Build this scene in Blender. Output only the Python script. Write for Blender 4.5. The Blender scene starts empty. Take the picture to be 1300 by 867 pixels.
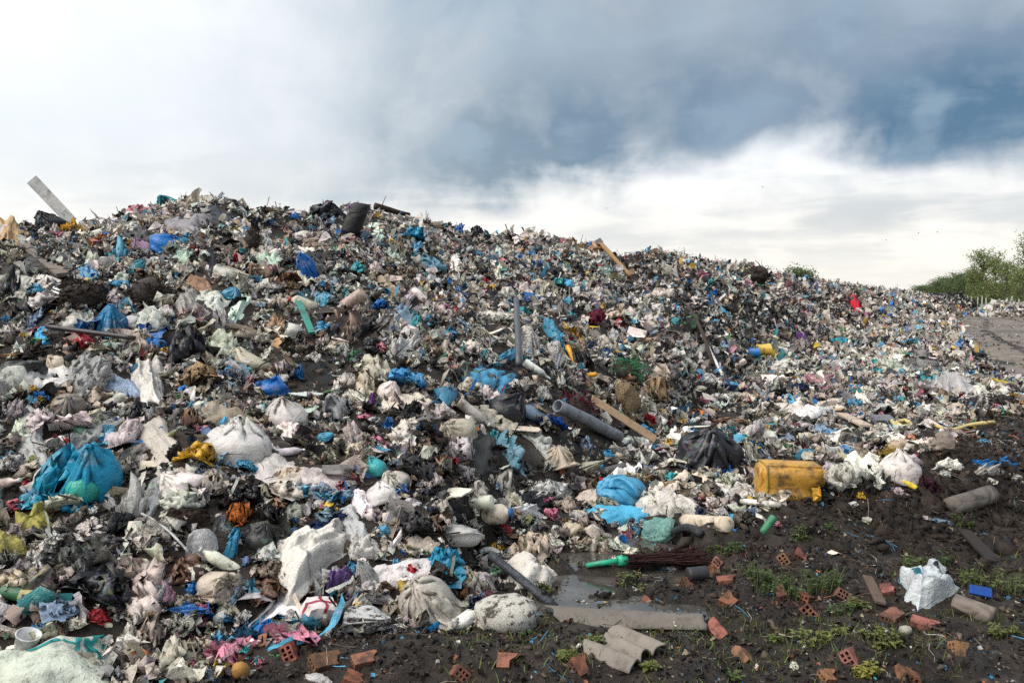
import bpy, bmesh, math, random
import numpy as np
from mathutils import Vector, Matrix, Euler

# ------------------------------------------------------------------ camera
SC = bpy.context.scene
COL = SC.collection
CAM_H, FPX, CX, CY = 1.6, 1020.0, 650.0, 433.5
PITCH = math.radians(3.09)
cam_d = bpy.data.cameras.new('camera')
cam_d.sensor_fit = 'HORIZONTAL'; cam_d.sensor_width = 36.0
cam_d.lens = 36.0 * FPX / 1300.0
cam_d.clip_start = 0.05; cam_d.clip_end = 6000
cam = bpy.data.objects.new('camera', cam_d); COL.objects.link(cam)
cam.location = (0, 0, CAM_H); cam.rotation_euler = (math.pi / 2 - PITCH, 0, 0)
SC.camera = cam

# ------------------------------------------------------------------ world: broken overcast
SUN_EL, SUN_AZ = math.radians(54), math.radians(-118)      # azimuth from +Y towards +X
world = bpy.data.worlds.new('World'); SC.world = world; world.use_nodes = True
wt = world.node_tree; wt.nodes.clear()
def wn(t, **k):
    n = wt.nodes.new(t)
    for a, b in k.items(): setattr(n, a, b)
    return n
def wmath(op, a, b=None, c=None, clamp=False):
    n = wn('ShaderNodeMath', operation=op); n.use_clamp = clamp
    for i, x in enumerate((a, b, c)):
        if x is None: continue
        if isinstance(x, (int, float)): n.inputs[i].default_value = x
        else: wt.links.new(x, n.inputs[i])
    return n.outputs[0]
def wrange(x, a, b, c, d, smooth=True):
    n = wn('ShaderNodeMapRange'); n.interpolation_type = 'SMOOTHSTEP' if smooth else 'LINEAR'
    wt.links.new(x, n.inputs[0])
    for i, q in enumerate((a, b, c, d)): n.inputs[i + 1].default_value = q
    return n.outputs[0]
def wmix(f, a, b):
    n = wn('ShaderNodeMix', data_type='RGBA')
    if isinstance(f, (int, float)): n.inputs[0].default_value = f
    else: wt.links.new(f, n.inputs[0])
    for i, x in ((6, a), (7, b)):
        if isinstance(x, tuple): n.inputs[i].default_value = (*x, 1)
        else: wt.links.new(x, n.inputs[i])
    return n.outputs[2]
tc = wn('ShaderNodeTexCoord')
sep = wn('ShaderNodeSeparateXYZ'); wt.links.new(tc.outputs['Generated'], sep.inputs[0])
X, Y, Z = sep.outputs
zz = wmath('MAXIMUM', wmath('ADD', Z, 0.10), 0.04)
comb = wn('ShaderNodeCombineXYZ')
wt.links.new(wmath('DIVIDE', X, zz), comb.inputs[0]); wt.links.new(wmath('DIVIDE', Y, zz), comb.inputs[1])
def wnoise(vec, scale, detail, rough, off=(0, 0, 0), dist=0.0):
    mp = wn('ShaderNodeMapping'); mp.inputs['Location'].default_value = off
    wt.links.new(vec, mp.inputs[0])
    n = wn('ShaderNodeTexNoise'); n.inputs['Scale'].default_value = scale
    n.inputs['Detail'].default_value = detail; n.inputs['Roughness'].default_value = rough
    n.inputs['Distortion'].default_value = dist
    wt.links.new(mp.outputs[0], n.inputs['Vector']); return n.outputs[0]
Q = comb.outputs[0]
n1 = wnoise(Q, 0.50, 6, 0.5, (3.1, 7.7, 0), 0.3)            # large cloud masses on the cloud plane
n2 = wnoise(Q, 1.5, 7, 0.52, (11.0, 2.0, 0), 0.5)           # finer billows
n3 = wnoise(tc.outputs['Generated'], 3.6, 6, 0.5, (1.7, 0.3, 2.0), 0.3)
n4 = wnoise(tc.outputs['Generated'], 10.0, 7, 0.54, (2.4, 4.2, 1.0), 0.25)
c1 = wmath('SUBTRACT', n1, 0.5); c2 = wmath('SUBTRACT', n2, 0.5); c3 = wmath('SUBTRACT', n3, 0.5); c4 = wmath('SUBTRACT', n4, 0.5)
# lower edge of the dark cloud deck rises from left to right
edge = wrange(X, -0.32, 0.20, 0.092, 0.152)
e = wmath('ADD', Z, wmath('ADD', wmath('MULTIPLY', c2, 0.05), wmath('ADD', wmath('MULTIPLY', c3, 0.07), wmath('MULTIPLY', c4, 0.09))))
de = wmath('SUBTRACT', e, edge)
deck = wrange(de, -0.036, 0.034, 0.0, 1.0)
thin = wrange(de, 0.03, 0.20, 1.0, 0.74)
az = wmath('ADD', X, wmath('ADD', wmath('MULTIPLY', c3, 0.40), wmath('MULTIPLY', c4, 0.25)))
amt = wrange(az, -0.44, 0.10, 0.38, 1.0)
tex = wmath('ADD', 1.0, wmath('ADD', wmath('MULTIPLY', c2, 0.55), wmath('ADD', wmath('MULTIPLY', c4, 0.85), wmath('MULTIPLY', c3, 0.8))))
dark = wmath('MULTIPLY', wmath('MULTIPLY', wmath('MULTIPLY', deck, thin), amt), tex, clamp=True)
wisps = wmath('MULTIPLY', wrange(wmath('ADD', n1, wmath('ADD', wmath('MULTIPLY', c2, 0.6), wmath('MULTIPLY', c4, 0.5))), 0.36, 0.70, 0.0, 0.42), wrange(Z, 0.01, 0.10, 0.3, 1.0))
dark = wmath('MAXIMUM', dark, wisps)
bright = wmix(wrange(Z, 0.05, 0.20, 0, 1), (0.99, 0.945, 0.875), (0.96, 0.975, 0.985))
darkc = wmix(wrange(az, -0.25, 0.40, 0, 1), (0.33, 0.40, 0.45), (0.082, 0.168, 0.268))
darkc = wmix(wrange(wmath('ADD', c2, wmath('MULTIPLY', c4, 1.2)), -0.05, 0.30, 0, 0.45), darkc, (0.42, 0.53, 0.62))
cloud = wmix(dark, bright, darkc)
sky = wn('ShaderNodeTexSky', sky_type='NISHITA'); sky.sun_disc = False
sky.sun_elevation = SUN_EL; sky.sun_rotation = SUN_AZ
bg1 = wn('ShaderNodeBackground'); wt.links.new(cloud, bg1.inputs[0])
dotn = wn('ShaderNodeVectorMath', operation='DOT_PRODUCT'); wt.links.new(tc.outputs['Generated'], dotn.inputs[0])
dotn.inputs[1].default_value = (math.sin(SUN_AZ) * math.cos(SUN_EL), math.cos(SUN_AZ) * math.cos(SUN_EL), math.sin(SUN_EL))
wt.links.new(wrange(dotn.outputs['Value'], -0.2, 0.9, 0.41, 0.64), bg1.inputs[1])   # thinner cloud towards the sun
bg2 = wn('ShaderNodeBackground'); wt.links.new(sky.outputs[0], bg2.inputs[0]); bg2.inputs[1].default_value = 0.10
mx = wn('ShaderNodeMixShader'); mx.inputs[0].default_value = 0.06
wt.links.new(bg1.outputs[0], mx.inputs[1]); wt.links.new(bg2.outputs[0], mx.inputs[2])
wout = wn('ShaderNodeOutputWorld'); wt.links.new(mx.outputs[0], wout.inputs[0])

# ------------------------------------------------------------------ sun through thin cloud, exposure
sun_d = bpy.data.lights.new('sun', 'SUN'); sun_d.energy = 1.3; sun_d.angle = math.radians(55); sun_d.color = (1, 0.94, 0.86)
sun = bpy.data.objects.new('sun', sun_d); COL.objects.link(sun)
sdir = Vector((math.sin(SUN_AZ) * math.cos(SUN_EL), math.cos(SUN_AZ) * math.cos(SUN_EL), math.sin(SUN_EL)))
sun.rotation_euler = sdir.to_track_quat('Z', 'Y').to_euler(); sun.location = (0, 0, 30)
SC.view_settings.view_transform = 'Standard'; SC.view_settings.look = 'None'
SC.view_settings.exposure = 1.38; SC.view_settings.gamma = 1.0; SC.view_settings.use_curve_mapping = False
SC.cycles.max_bounces = 6; SC.cycles.diffuse_bounces = 3; SC.cycles.glossy_bounces = 2
SC.cycles.transmission_bounces = 4; SC.cycles.transparent_max_bounces = 12
SC.cycles.use_denoising = False

random.seed(7)
RNG = np.random.default_rng(11)

# ------------------------------------------------------------------ noise
def _h(ix, iy, iz, seed):
    h = (ix.astype(np.int64) * 374761393 + iy.astype(np.int64) * 668265263 + iz.astype(np.int64) * 2147483647 + seed * 1274126177) & 0xffffffff
    h = ((h ^ (h >> 13)) * 1274126177) & 0xffffffff
    h = ((h ^ (h >> 16)) * 2246822519) & 0xffffffff
    h = h ^ (h >> 15)
    return (h & 0xffff) / 32767.5 - 1.0
def vnoise(P, seed=0):
    P = np.asarray(P, float); i = np.floor(P); f = P - i; f = f * f * (3 - 2 * f); i = i.astype(np.int64)
    x, y, z = i[..., 0], i[..., 1], i[..., 2]; fx, fy, fz = f[..., 0], f[..., 1], f[..., 2]
    def L(a, b, t): return a + (b - a) * t
    return L(L(L(_h(x, y, z, seed), _h(x+1, y, z, seed), fx), L(_h(x, y+1, z, seed), _h(x+1, y+1, z, seed), fx), fy),
             L(L(_h(x, y, z+1, seed), _h(x+1, y, z+1, seed), fx), L(_h(x, y+1, z+1, seed), _h(x+1, y+1, z+1, seed), fx), fy), fz)
def fbm(P, seed=0, oct=4):
    a, s, t = 1.0, 0.0, 0.0; P = np.asarray(P, float)
    for k in range(oct):
        s = s + a * vnoise(P * 2.03 ** k, seed + k * 17); t += a; a *= 0.5
    return s / t
def xyz(x, y, z=0.0): return np.stack([x, y, np.zeros_like(x) + z], -1)
def sst(a, b, x):
    t = np.clip((x - a) / (b - a), 0, 1); return t * t * (3 - 2 * t)

# ------------------------------------------------------------------ terrain (metres; camera stands at 0,0)
_tu = np.array([(u - 650) / 1020 for u in (-500, 0, 200, 420, 560, 620, 700, 760, 850, 920, 960, 1000, 1060, 1150, 1200, 1230, 1245)])
_td = np.array([3.2, 3.25, 3.5, 3.87, 3.96, 5.0, 6.0, 7.2, 9.6, 13.0, 18.5, 25, 33, 45, 60, 80, 100.])
_cr = [(-500, 290, 13), (0, 283, 13.5), (60, 280, 13.5), (130, 279, 13.5), (180, 270, 14), (240, 259, 14), (290, 264, 14.5), (330, 275, 15),
       (400, 275, 15.5), (450, 268, 16), (520, 280, 17), (600, 296, 20), (700, 307, 23), (760, 318, 26), (790, 332, 28), (840, 321, 30),
       (900, 335, 35), (950, 340, 40), (1000, 353, 46), (1060, 361, 58), (1100, 366, 66), (1180, 375, 85), (1215, 385, 95)]
_cu = np.array([(u - 650) / 1020 for u, v, d in _cr] + [(1242 - 650) / 1020])
_cd = np.array([d for u, v, d in _cr] + [104.])
_cz = np.array([1.6 + (378 - v) / 1020 * d for u, v, d in _cr] + [0.0])
def mound_t(x, y):
    s = x / np.maximum(y, 0.5)
    dt = np.interp(s, _tu, _td); dc = np.interp(s, _cu, _cd)
    return (y - dt) / (dc - dt), np.interp(s, _cu, _cz)
PUD = [(0.66, 4.80, 0.62, 0.44), (1.08, 5.42, 0.56, 0.32), (0.40, 4.22, 0.42, 0.28), (-0.02, 5.0, 0.28, 0.24), (0.75, 4.1, 0.28, 0.18)]
PILES = [(47.4, 85.0, 1.7, 4.0, 0.9), (42.0, 68.5, 2.0, 2.4, 0.95), (46.0, 74.0, 1.6, 2.2, 0.8), (39.6, 62.2, 0.6, 0.8, 1.0)]
def terrain(x, y):
    x = np.asarray(x, float); y = np.asarray(y, float)
    t, zc = mound_t(x, y)
    p = np.clip(t, 0, 1) ** 0.74
    p = p * (1 - 0.10 * np.clip(t - 1, 0, 4))
    m = sst(0.0, 0.12, t) * (zc > 0.02)
    dist = np.hypot(x, y)
    edge = np.clip(zc / 2.0, 0, 1)
    z = zc * p + m * edge * (0.30 * fbm(xyz(x / 2.3, y / 2.3), 3, 3) + 0.13 * fbm(xyz(x / 0.7, y / 0.7), 9, 3) * (dist < 60))
    flat = 1 - m
    z = z + flat * ((0.045 + .05 * (dist < 9) * (x > .9)) * fbm(xyz(x / 0.9, y / 0.9), 21, 3) + 0.018 * fbm(xyz(x / 0.16, y / 0.16), 25, 2) * (dist < 15))
    z = z + 0.44 * np.exp(-((x - 2.95) / 1.25) ** 2 - ((y - 5.9 - 0.25 * (x - 2.9)) / 0.55) ** 2)
    z = z + 0.13 * np.exp(-((x - 1.75) / 0.5) ** 2 - ((y - 4.9) / 0.45) ** 2)
    z = z + 0.10 * np.exp(-((x + 0.1) / 1.3) ** 2 - ((y - 3.35) / 0.3) ** 2)
    z = z + .17 * np.clip(fbm(xyz(x / .55, y / .38), 121, 4) + .15, 0, 1) * (1 - sst(7.0, 8.5, y)) * sst(.95, 1.5, x) * flat
    pm = np.zeros_like(z)
    for px, py, rx, ry in PUD:
        pm = np.maximum(pm, 1 - sst(0.75, 1.15, np.hypot((x - px) / rx, (y - py) / ry) + 0.35 * fbm(xyz(x / 0.25, y / 0.25), 51, 3)))
    pm = pm * (1 - .95 * sst(.14, .32, fbm(xyz(x / .36, y / .20), 57, 4)))
    z = z * (1 - 0.6 * pm) - 0.105 * pm * flat
    for px, py, rx, ry, h in PILES:
        r = np.hypot((x - px) / rx, (y - py) / ry)
        z = z + h * (1 - sst(0.2, 1.1, r)) * (1 + 0.35 * fbm(xyz(x / 1.2, y / 1.2), 61, 3))
    return z
_GS, _GL = np.linspace(-1.15, 1.15, 1150), np.linspace(math.log(1.7), math.log(155), 620)
_gd = np.exp(_GL)[None, :] + np.zeros((len(_GS), 1)); _GZ = terrain(_GS[:, None] * _gd, _gd)
def tfast(x, y):
    """terrain looked up in a fine fan-shaped table"""
    y = np.maximum(y, 1.7); a = (np.clip(x / y, -1.149, 1.149) + 1.15) / (_GS[1] - _GS[0]); b = np.clip((np.log(y) - _GL[0]) / (_GL[1] - _GL[0]), 0, len(_GL) - 1.001)
    i = np.minimum(a.astype(int), len(_GS) - 2); j = b.astype(int); f = a - i; g = b - j
    return (_GZ[i, j] * (1 - f) + _GZ[i + 1, j] * f) * (1 - g) + (_GZ[i, j + 1] * (1 - f) + _GZ[i + 1, j + 1] * f) * g
def tnormal(x, y, e=0.06):
    e = np.maximum(e, np.hypot(x, y) * 0.006)
    dx = (tfast(x + e, y) - tfast(x - e, y)) / (2 * e); dy = (tfast(x, y + e) - tfast(x, y - e)) / (2 * e)
    n = np.stack([-dx, -dy, np.ones_like(dx)], -1); return n / np.linalg.norm(n, axis=-1, keepdims=True)
FW = np.array([0, math.cos(PITCH), -math.sin(PITCH)]); UP = np.array([0, math.sin(PITCH), math.cos(PITCH)])
def proj(P):
    r = np.asarray(P, float) - np.array([0, 0, CAM_H]); d = np.maximum(r @ FW, 0.01)
    return CX + FPX * r[..., 0] / d, CY - FPX * (r @ UP) / d, d
def ray(u, v):
    u = np.asarray(u, float); v = np.asarray(v, float)
    return FW + ((u - CX) / FPX)[..., None] * np.array([1., 0, 0]) + ((CY - v) / FPX)[..., None] * UP
_T = np.geomspace(1.8, 150, 420)
def hit(u, v):
    """world points of the ground seen along the given directions"""
    u = np.atleast_1d(np.asarray(u, float)); v = np.atleast_1d(np.asarray(v, float))
    R = ray(u, v); P = R[:, None, :] * _T[None, :, None] + np.array([0, 0, CAM_H])
    below = P[..., 2] < tfast(P[..., 0], P[..., 1])
    k = np.argmax(below, 1); k = np.where(below.any(1), k, len(_T) - 1)
    lo = _T[np.maximum(k - 1, 0)].copy(); hi = _T[k].copy()
    for _ in range(10):
        m = (lo + hi) / 2; Q = R * m[:, None] + np.array([0, 0, CAM_H])
        b = Q[:, 2] < tfast(Q[:, 0], Q[:, 1]); hi = np.where(b, m, hi); lo = np.where(b, lo, m)
    return R * hi[:, None] + np.array([0, 0, CAM_H])
def hit1(u, v):
    """like hit, but a direction that passes over the crest falls back to the crest below it"""
    for k in range(40):
        p = hit(u, v + k * 3)[0]
        if p[1] < 120: return p
    return p
def at(u, v, D):
    r = ray(np.array([u]), np.array([v]))[0]; return r * D + np.array([0, 0, CAM_H])

# ------------------------------------------------------------------ materials
def new_mat(name):
    m = bpy.data.materials.new(name); m.use_nodes = True; m.node_tree.nodes.clear(); return m
class NB:
    def __init__(s, m): s.t = m.node_tree
    def n(s, t, **k):
        x = s.t.nodes.new(t)
        for a, b in k.items(): setattr(x, a, b)
        return x
    def l(s, a, b): s.t.links.new(a, b)
    def noise(s, scale, detail=4, rough=0.55, coord='pos', dist=0.0, off=0.0, ridge=False, stretch=None):
        if coord == 'pos': v = s.n('ShaderNodeNewGeometry').outputs['Position']
        else: v = s.n('ShaderNodeTexCoord').outputs[coord]
        if stretch or off:
            mp = s.n('ShaderNodeMapping'); mp.inputs['Location'].default_value = (off, off * .7, off * 1.3)
            if stretch: mp.inputs['Scale'].default_value = stretch
            s.l(v, mp.inputs[0]); v = mp.outputs[0]
        x = s.n('ShaderNodeTexNoise'); x.inputs['Scale'].default_value = scale; x.inputs['Detail'].default_value = detail
        x.inputs['Roughness'].default_value = rough; x.inputs['Distortion'].default_value = dist
        if ridge: x.noise_type = 'RIDGED_MULTIFRACTAL'
        s.l(v, x.inputs['Vector']); return x.outputs[0]
    def rng(s, x, a, b, c=0.0, d=1.0):
        r = s.n('ShaderNodeMapRange'); r.interpolation_type = 'SMOOTHSTEP'; s.l(x, r.inputs[0])
        for i, q in enumerate((a, b, c, d)): r.inputs[i + 1].default_value = q
        return r.outputs[0]
    def mix(s, f, a, b, blend='MIX'):
        x = s.n('ShaderNodeMix', data_type='RGBA', blend_type=blend)
        for i, q in ((0, f), (6, a), (7, b)):
            if isinstance(q, tuple): x.inputs[i].default_value = (*q, 1)
            elif isinstance(q, (int, float)): x.inputs[i].default_value = q
            else: s.l(q, x.inputs[i])
        return x.outputs[2]
    def bump(s, h, strength, dist):
        b = s.n('ShaderNodeBump'); b.inputs['Strength'].default_value = strength; b.inputs['Distance'].default_value = dist
        s.l(h, b.inputs['Height']); return b.outputs[0]
    def out(s, sh): s.l(sh, s.n('ShaderNodeOutputMaterial').inputs[0])
    def pbsdf(s, col, rough, normal=None, spec=0.5, metal=0.0):
        p = s.n('ShaderNodeBsdfPrincipled')
        if isinstance(col, tuple): p.inputs['Base Color'].default_value = (*col, 1)
        else: s.l(col, p.inputs['Base Color'])
        if isinstance(rough, (int, float)): p.inputs['Roughness'].default_value = rough
        else: s.l(rough, p.inputs['Roughness'])
        p.inputs['Specular IOR Level'].default_value = spec; p.inputs['Metallic'].default_value = metal
        if normal is not None: s.l(normal, p.inputs['Normal'])
        return p
DIRT = (0.042, 0.033, 0.026)
def trash_mat(name, src, rough=0.5, trans=0.0, dirt=0.6, dscale=14, bscale=6, bstr=0.5, bdist=0.02, spec=0.5, alpha=1.0, weave=False, lo=0.50, hi=0.72, const=None, metal=0.0, crs=False, speck=0.35, prints=0.0, wet=0.0):
    m = new_mat(name); b = NB(m)
    if src == 'obj': c = b.n('ShaderNodeObjectInfo').outputs['Color']
    elif src == 'attr':
        a = b.n('ShaderNodeAttribute'); a.attribute_name = 'col'; c = a.outputs['Color']
    else:
        c0 = b.n('ShaderNodeRGB'); c0.outputs[0].default_value = (*const, 1); c = c0.outputs[0]
    d1 = b.rng(b.noise(dscale, 6, 0.65), lo, hi, 0.0, dirt)
    d2 = b.rng(b.noise(dscale * 0.22, 4, 0.6, off=5), 0.35, 0.75, 0.90, 1.06)
    c = b.mix(1.0, c, d2, 'MULTIPLY')
    if prints > 0:                                         # remains of coloured print on packaging
        vo = b.n('ShaderNodeTexVoronoi'); vo.inputs['Scale'].default_value = 38; b.l(b.n('ShaderNodeNewGeometry').outputs['Position'], vo.inputs['Vector'])
        hs = b.n('ShaderNodeHueSaturation'); hs.inputs['Saturation'].default_value = 0.6; hs.inputs['Value'].default_value = 0.75; b.l(vo.outputs['Color'], hs.inputs['Color'])
        c = b.mix(b.rng(b.noise(7, 3, 0.5, off=13), 0.585, 0.605, 0.0, prints), c, hs.outputs[0])
    # a few fine specks of mud
    sp = b.rng(b.noise(dscale * 6, 2, 0.5, off=9), 0.66, 0.70, 0.0, dirt * speck)
    c = b.mix(d1, c, DIRT); c = b.mix(sp, c, DIRT)
    coord = 'Object' if src == 'obj' else 'pos'
    def crease(sc, off):
        n = b.noise(sc, 1.5, 0.5, coord, dist=0.6, off=off)
        m = b.n('ShaderNodeMath', operation='ABSOLUTE'); q = b.n('ShaderNodeMath', operation='SUBTRACT'); b.l(n, q.inputs[0]); q.inputs[1].default_value = 0.5; b.l(q.outputs[0], m.inputs[0]); return m.outputs[0]
    h = b.mix(0.45, crease(bscale, 1.0), crease(bscale * 2.3, 4.0)) if crs else b.noise(bscale, 5, 0.6, coord, dist=0.8)
    if weave: h = b.mix(0.4, h, b.noise(90, 2, 0.5))
    nrm = b.bump(h, bstr, bdist)
    p = b.pbsdf(c, rough, nrm, spec, metal); sh = p.outputs[0]
    if trans > 0:
        t = b.n('ShaderNodeBsdfTranslucent'); b.l(c, t.inputs[0]); b.l(nrm, t.inputs['Normal'])
        x = b.n('ShaderNodeMixShader'); x.inputs[0].default_value = trans; b.l(sh, x.inputs[1]); b.l(t.outputs[0], x.inputs[2]); sh = x.outputs[0]
    if alpha < 1:
        t = b.n('ShaderNodeBsdfTransparent')
        x = b.n('ShaderNodeMixShader'); b.l(b.rng(b.noise(5, 3, 0.5, coord), 0.3, 0.7, max(0, alpha - 0.15), min(1, alpha + 0.2)), x.inputs[0])
        b.l(t.outputs[0], x.inputs[1]); b.l(sh, x.inputs[2]); sh = x.outputs[0]
    b.out(sh); return m
M = {}
M['film'] = trash_mat('plastic_film', 'obj', 0.30, 0.33, 0.60, 20, 1.7, 0.16, 0.20, crs=True, speck=.25, prints=.22, lo=.50)
M['clear'] = trash_mat('clear_film', 'obj', 0.24, 0.30, 0.4, 18, 2.0, 0.3, 0.20, alpha=0.62, crs=True, speck=.1)
M['cloth'] = trash_mat('cloth', 'obj', 0.92, 0.0, 0.5, 9, 2.6, 0.8, 0.25, spec=0.2, crs=True, speck=.2)
M['card'] = trash_mat('cardboard', 'obj', 0.85, 0.0, 0.65, 9, 4, 0.3, 0.05, spec=0.2)
M['hard'] = trash_mat('hard_plastic', 'obj', 0.42, 0.0, 0.72, 11, 3, 0.25, 0.04, lo=.46, hi=.70)
M['rubber'] = trash_mat('rubber', 'obj', 0.6, 0.0, 0.5, 11, 2.5, 0.6, 0.15, spec=0.4, lo=.47, hi=.7)
M['wood'] = trash_mat('weathered_wood', 'obj', 0.85, 0.0, 0.5, 10, 6, 0.5, 0.05, spec=0.2)
M['foil'] = trash_mat('foil', 'obj', 0.28, 0.0, 0.3, 14, 3, 0.5, 0.1, metal=0.7)
M['brick'] = trash_mat('brick_clay', 'obj', 0.9, 0.0, 0.75, 17, 30, 0.6, 0.01, spec=0.2, lo=0.42, hi=0.62)
M['foam'] = trash_mat('foam_beads', 'obj', 0.8, 0.15, 0.9, 22, 30, 0.7, 0.02, spec=0.2, lo=0.50, hi=0.62, speck=1)
M['fibre'] = trash_mat('dark_fibre', 'obj', 0.9, 0.0, 0.5, 14, 20, 0.8, 0.05, spec=0.15)
M['s_film'] = trash_mat('scrap_plastic', 'attr', 0.40, 0.18, 0.62, 42, 34, 0.9, 0.02, crs=True, speck=.3, prints=.25, lo=.52, hi=.66)
M['drape'] = trash_mat('draped_film', 'obj', 0.38, 0.22, 0.50, 20, 20, 0.9, 0.028, crs=True, speck=.25, prints=.2)
M['drapecloth'] = trash_mat('draped_cloth', 'obj', 0.9, 0.0, 0.60, 16, 18, 0.9, 0.026, spec=.2, crs=True, speck=.3)
M['drapeclear'] = trash_mat('draped_clear', 'obj', 0.28, 0.25, 0.45, 18, 20, 0.9, 0.028, alpha=.68, crs=True, speck=.1)
M['s_matte'] = trash_mat('scrap_matte', 'attr', 0.8, 0.0, 0.55, 45, 60, 0.7, 0.01, spec=0.3, lo=.48, hi=.66)
M['leaf'] = trash_mat('weed_leaf', 'attr', 0.55, 0.3, 0.15, 20, 40, 0.2, 0.004)

def soil_mat(name, lo, hi, wet=0.0, scale=7.0, bstr=0.9):
    m = new_mat(name); b = NB(m)
    n = b.noise(scale, 8, 0.68); n2 = b.noise(scale * 0.12, 4, 0.55, off=3); n3 = b.noise(scale * 9, 3, 0.6, off=7)
    c = b.mix(b.rng(n, 0.32, 0.72), lo, hi)
    c = b.mix(b.rng(n2, 0.45, 0.7, 0, 0.5), c, tuple(x * 0.55 for x in lo))
    c = b.mix(b.rng(n3, 0.62, 0.74, 0, 0.55), c, tuple(min(1, x * 2.4) for x in hi))
    r = b.rng(b.noise(scale * 0.35, 3, 0.5, off=2), 0.40, 0.62, 0.92 - wet, 0.92)
    h = b.mix(0.35, b.noise(scale * 2.2, 8, 0.72), b.noise(scale * 12, 4, 0.6, off=4))
    b.out(b.pbsdf(c, r, b.bump(h, bstr, 0.05), 0.35).outputs[0]); return m
M['soil'] = soil_mat('dark_soil', (0.012, 0.009, 0.007), (0.062, 0.046, 0.034), 0.42)
M['road'] = soil_mat('road_mud', (0.115, 0.095, 0.078), (0.255, 0.218, 0.182), 0.20, 1.6, 0.9)
M['grass'] = soil_mat('far_grass', (0.045, 0.060, 0.022), (0.085, 0.095, 0.045), 0.0, 1.2, 0.5)
def water_mat():
    m = new_mat('muddy_water'); b = NB(m)
    nrm = b.bump(b.noise(9, 3, 0.5), 0.04, 0.01)
    c = b.mix(b.rng(b.noise(6, 5, 0.6), 0.4, 0.7), (0.05, 0.045, 0.038), (0.11, 0.10, 0.086))
    b.out(b.pbsdf(c, 0.02, nrm, 1.0).outputs[0]); return m
M['water'] = water_mat()
def plain_mat(name, col, rough, var=0.25, scale=20):
    m = new_mat(name); b = NB(m)
    c = b.mix(b.rng(b.noise(scale, 5, 0.6), 0.3, 0.7), tuple(x * (1 - var) for x in col), tuple(min(1, x * (1 + var)) for x in col))
    b.out(b.pbsdf(c, rough, b.bump(b.noise(scale * 2, 4, 0.6), 0.4, 0.02), 0.3).outputs[0]); return m
M['bark'] = plain_mat('bark', (0.12, 0.10, 0.08), 0.9)
M['post'] = plain_mat('pale_post', (0.50, 0.48, 0.44), 0.9)

# ------------------------------------------------------------------ object helpers
def mesh_obj(name, V, F, mat, parent=None, smooth=True, col=None, loc=None):
    me = bpy.data.meshes.new(name)
    V = np.asarray(V, np.float32)
    if isinstance(F, np.ndarray):
        nf, k = F.shape
        me.vertices.add(len(V)); me.vertices.foreach_set('co', V.ravel())
        me.loops.add(nf * k); me.loops.foreach_set('vertex_index', F.astype(np.int32).ravel())
        me.polygons.add(nf); me.polygons.foreach_set('loop_start', np.arange(0, nf * k, k, dtype=np.int32))
        me.update(calc_edges=True)
    else: me.from_pydata(V.tolist(), [], F); me.update()
    if smooth: me.polygons.foreach_set('use_smooth', np.ones(len(me.polygons), bool))
    if mat is not None: me.materials.append(M[mat] if isinstance(mat, str) else mat)
    o = bpy.data.objects.new(name, me); COL.objects.link(o)
    if loc is not None: o.location = loc
    if parent is not None: o.parent = parent
    return o
def add_attr(me, col):
    a = me.color_attributes.new('col', 'FLOAT_COLOR', 'POINT')
    c = np.ones((len(col), 4), np.float32); c[:, :3] = col; a.data.foreach_set('color', c.ravel())
def tag(o, label=None, cat=None, group=None, kind=None):
    if label: o['label'] = label
    if cat: o['category'] = cat
    if group: o['group'] = group
    if kind: o['kind'] = kind
    return o
def empty(name, loc):
    o = bpy.data.objects.new(name, None); COL.objects.link(o); o.location = loc; o.empty_display_size = 0.1; return o
def rc(c): return (c[0], c[1], c[2], 1.0)
def gridF(n, m):
    i = np.arange(n - 1)[:, None] * m + np.arange(m - 1)[None]
    i = i.ravel(); return np.stack([i, i + 1, i + m + 1, i + m], 1)
def triF(q): return np.concatenate([q[:, [0, 1, 2]], q[:, [0, 2, 3]]])

# ------------------------------------------------------------------ the setting: ground, puddle, road
def build_ground():
    sf = np.concatenate([np.linspace(-180, -52, 34)[:-1], np.linspace(-52, -38, 24)[:-1], np.linspace(-38, 38, 320)[:-1], np.linspace(38, 52, 20)[:-1], np.linspace(52, 180, 34)])
    rad = np.concatenate([[0.0], np.geomspace(0.6, 2.6, 10)[:-1], np.geomspace(2.6, 110, 230)[:-1], np.geomspace(110, 4500, 22)])
    A, R = np.meshgrid(np.radians(sf), rad, indexing='ij')
    x = R * np.sin(A); y = R * np.cos(A); z = terrain(x, y)
    far = R > 250; z = np.where(far, np.minimum(z, 0.0) * 0, z)
    V = np.stack([x, y, z], -1).reshape(-1, 3); F = gridF(len(sf), len(rad))[:, ::-1]
    o = mesh_obj('ground', V, F, 'soil'); o.data.materials.append(M['grass'])
    fr = np.tile(np.arange(len(rad) - 1), len(sf) - 1)
    o.data.polygons.foreach_set('material_index', (rad[fr] > 125).astype(np.int32))
    tag(o, kind='structure'); return o
build_ground()

def build_puddle():
    n = 60; gx = np.linspace(-0.6, 2.0, n); gy = np.linspace(3.5, 6.1, n)
    Xg, Yg = np.meshgrid(gx, gy, indexing='ij')
    V = np.stack([Xg, Yg, np.full_like(Xg, -0.052)], -1).reshape(-1, 3); F = gridF(n, n)
    t, _ = mound_t(Xg, Yg); near = np.zeros_like(Xg)
    for px, py, rx, ry in PUD: near = np.maximum(near, np.hypot((Xg - px) / rx, (Yg - py) / ry) < 1.5)
    ok = ((t < 0.06) & (near > 0)).ravel()
    F = F[ok[F].all(1)][:, ::-1]
    o = mesh_obj('puddle', V, F, 'water'); tag(o, kind='structure')
build_puddle()

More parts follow.
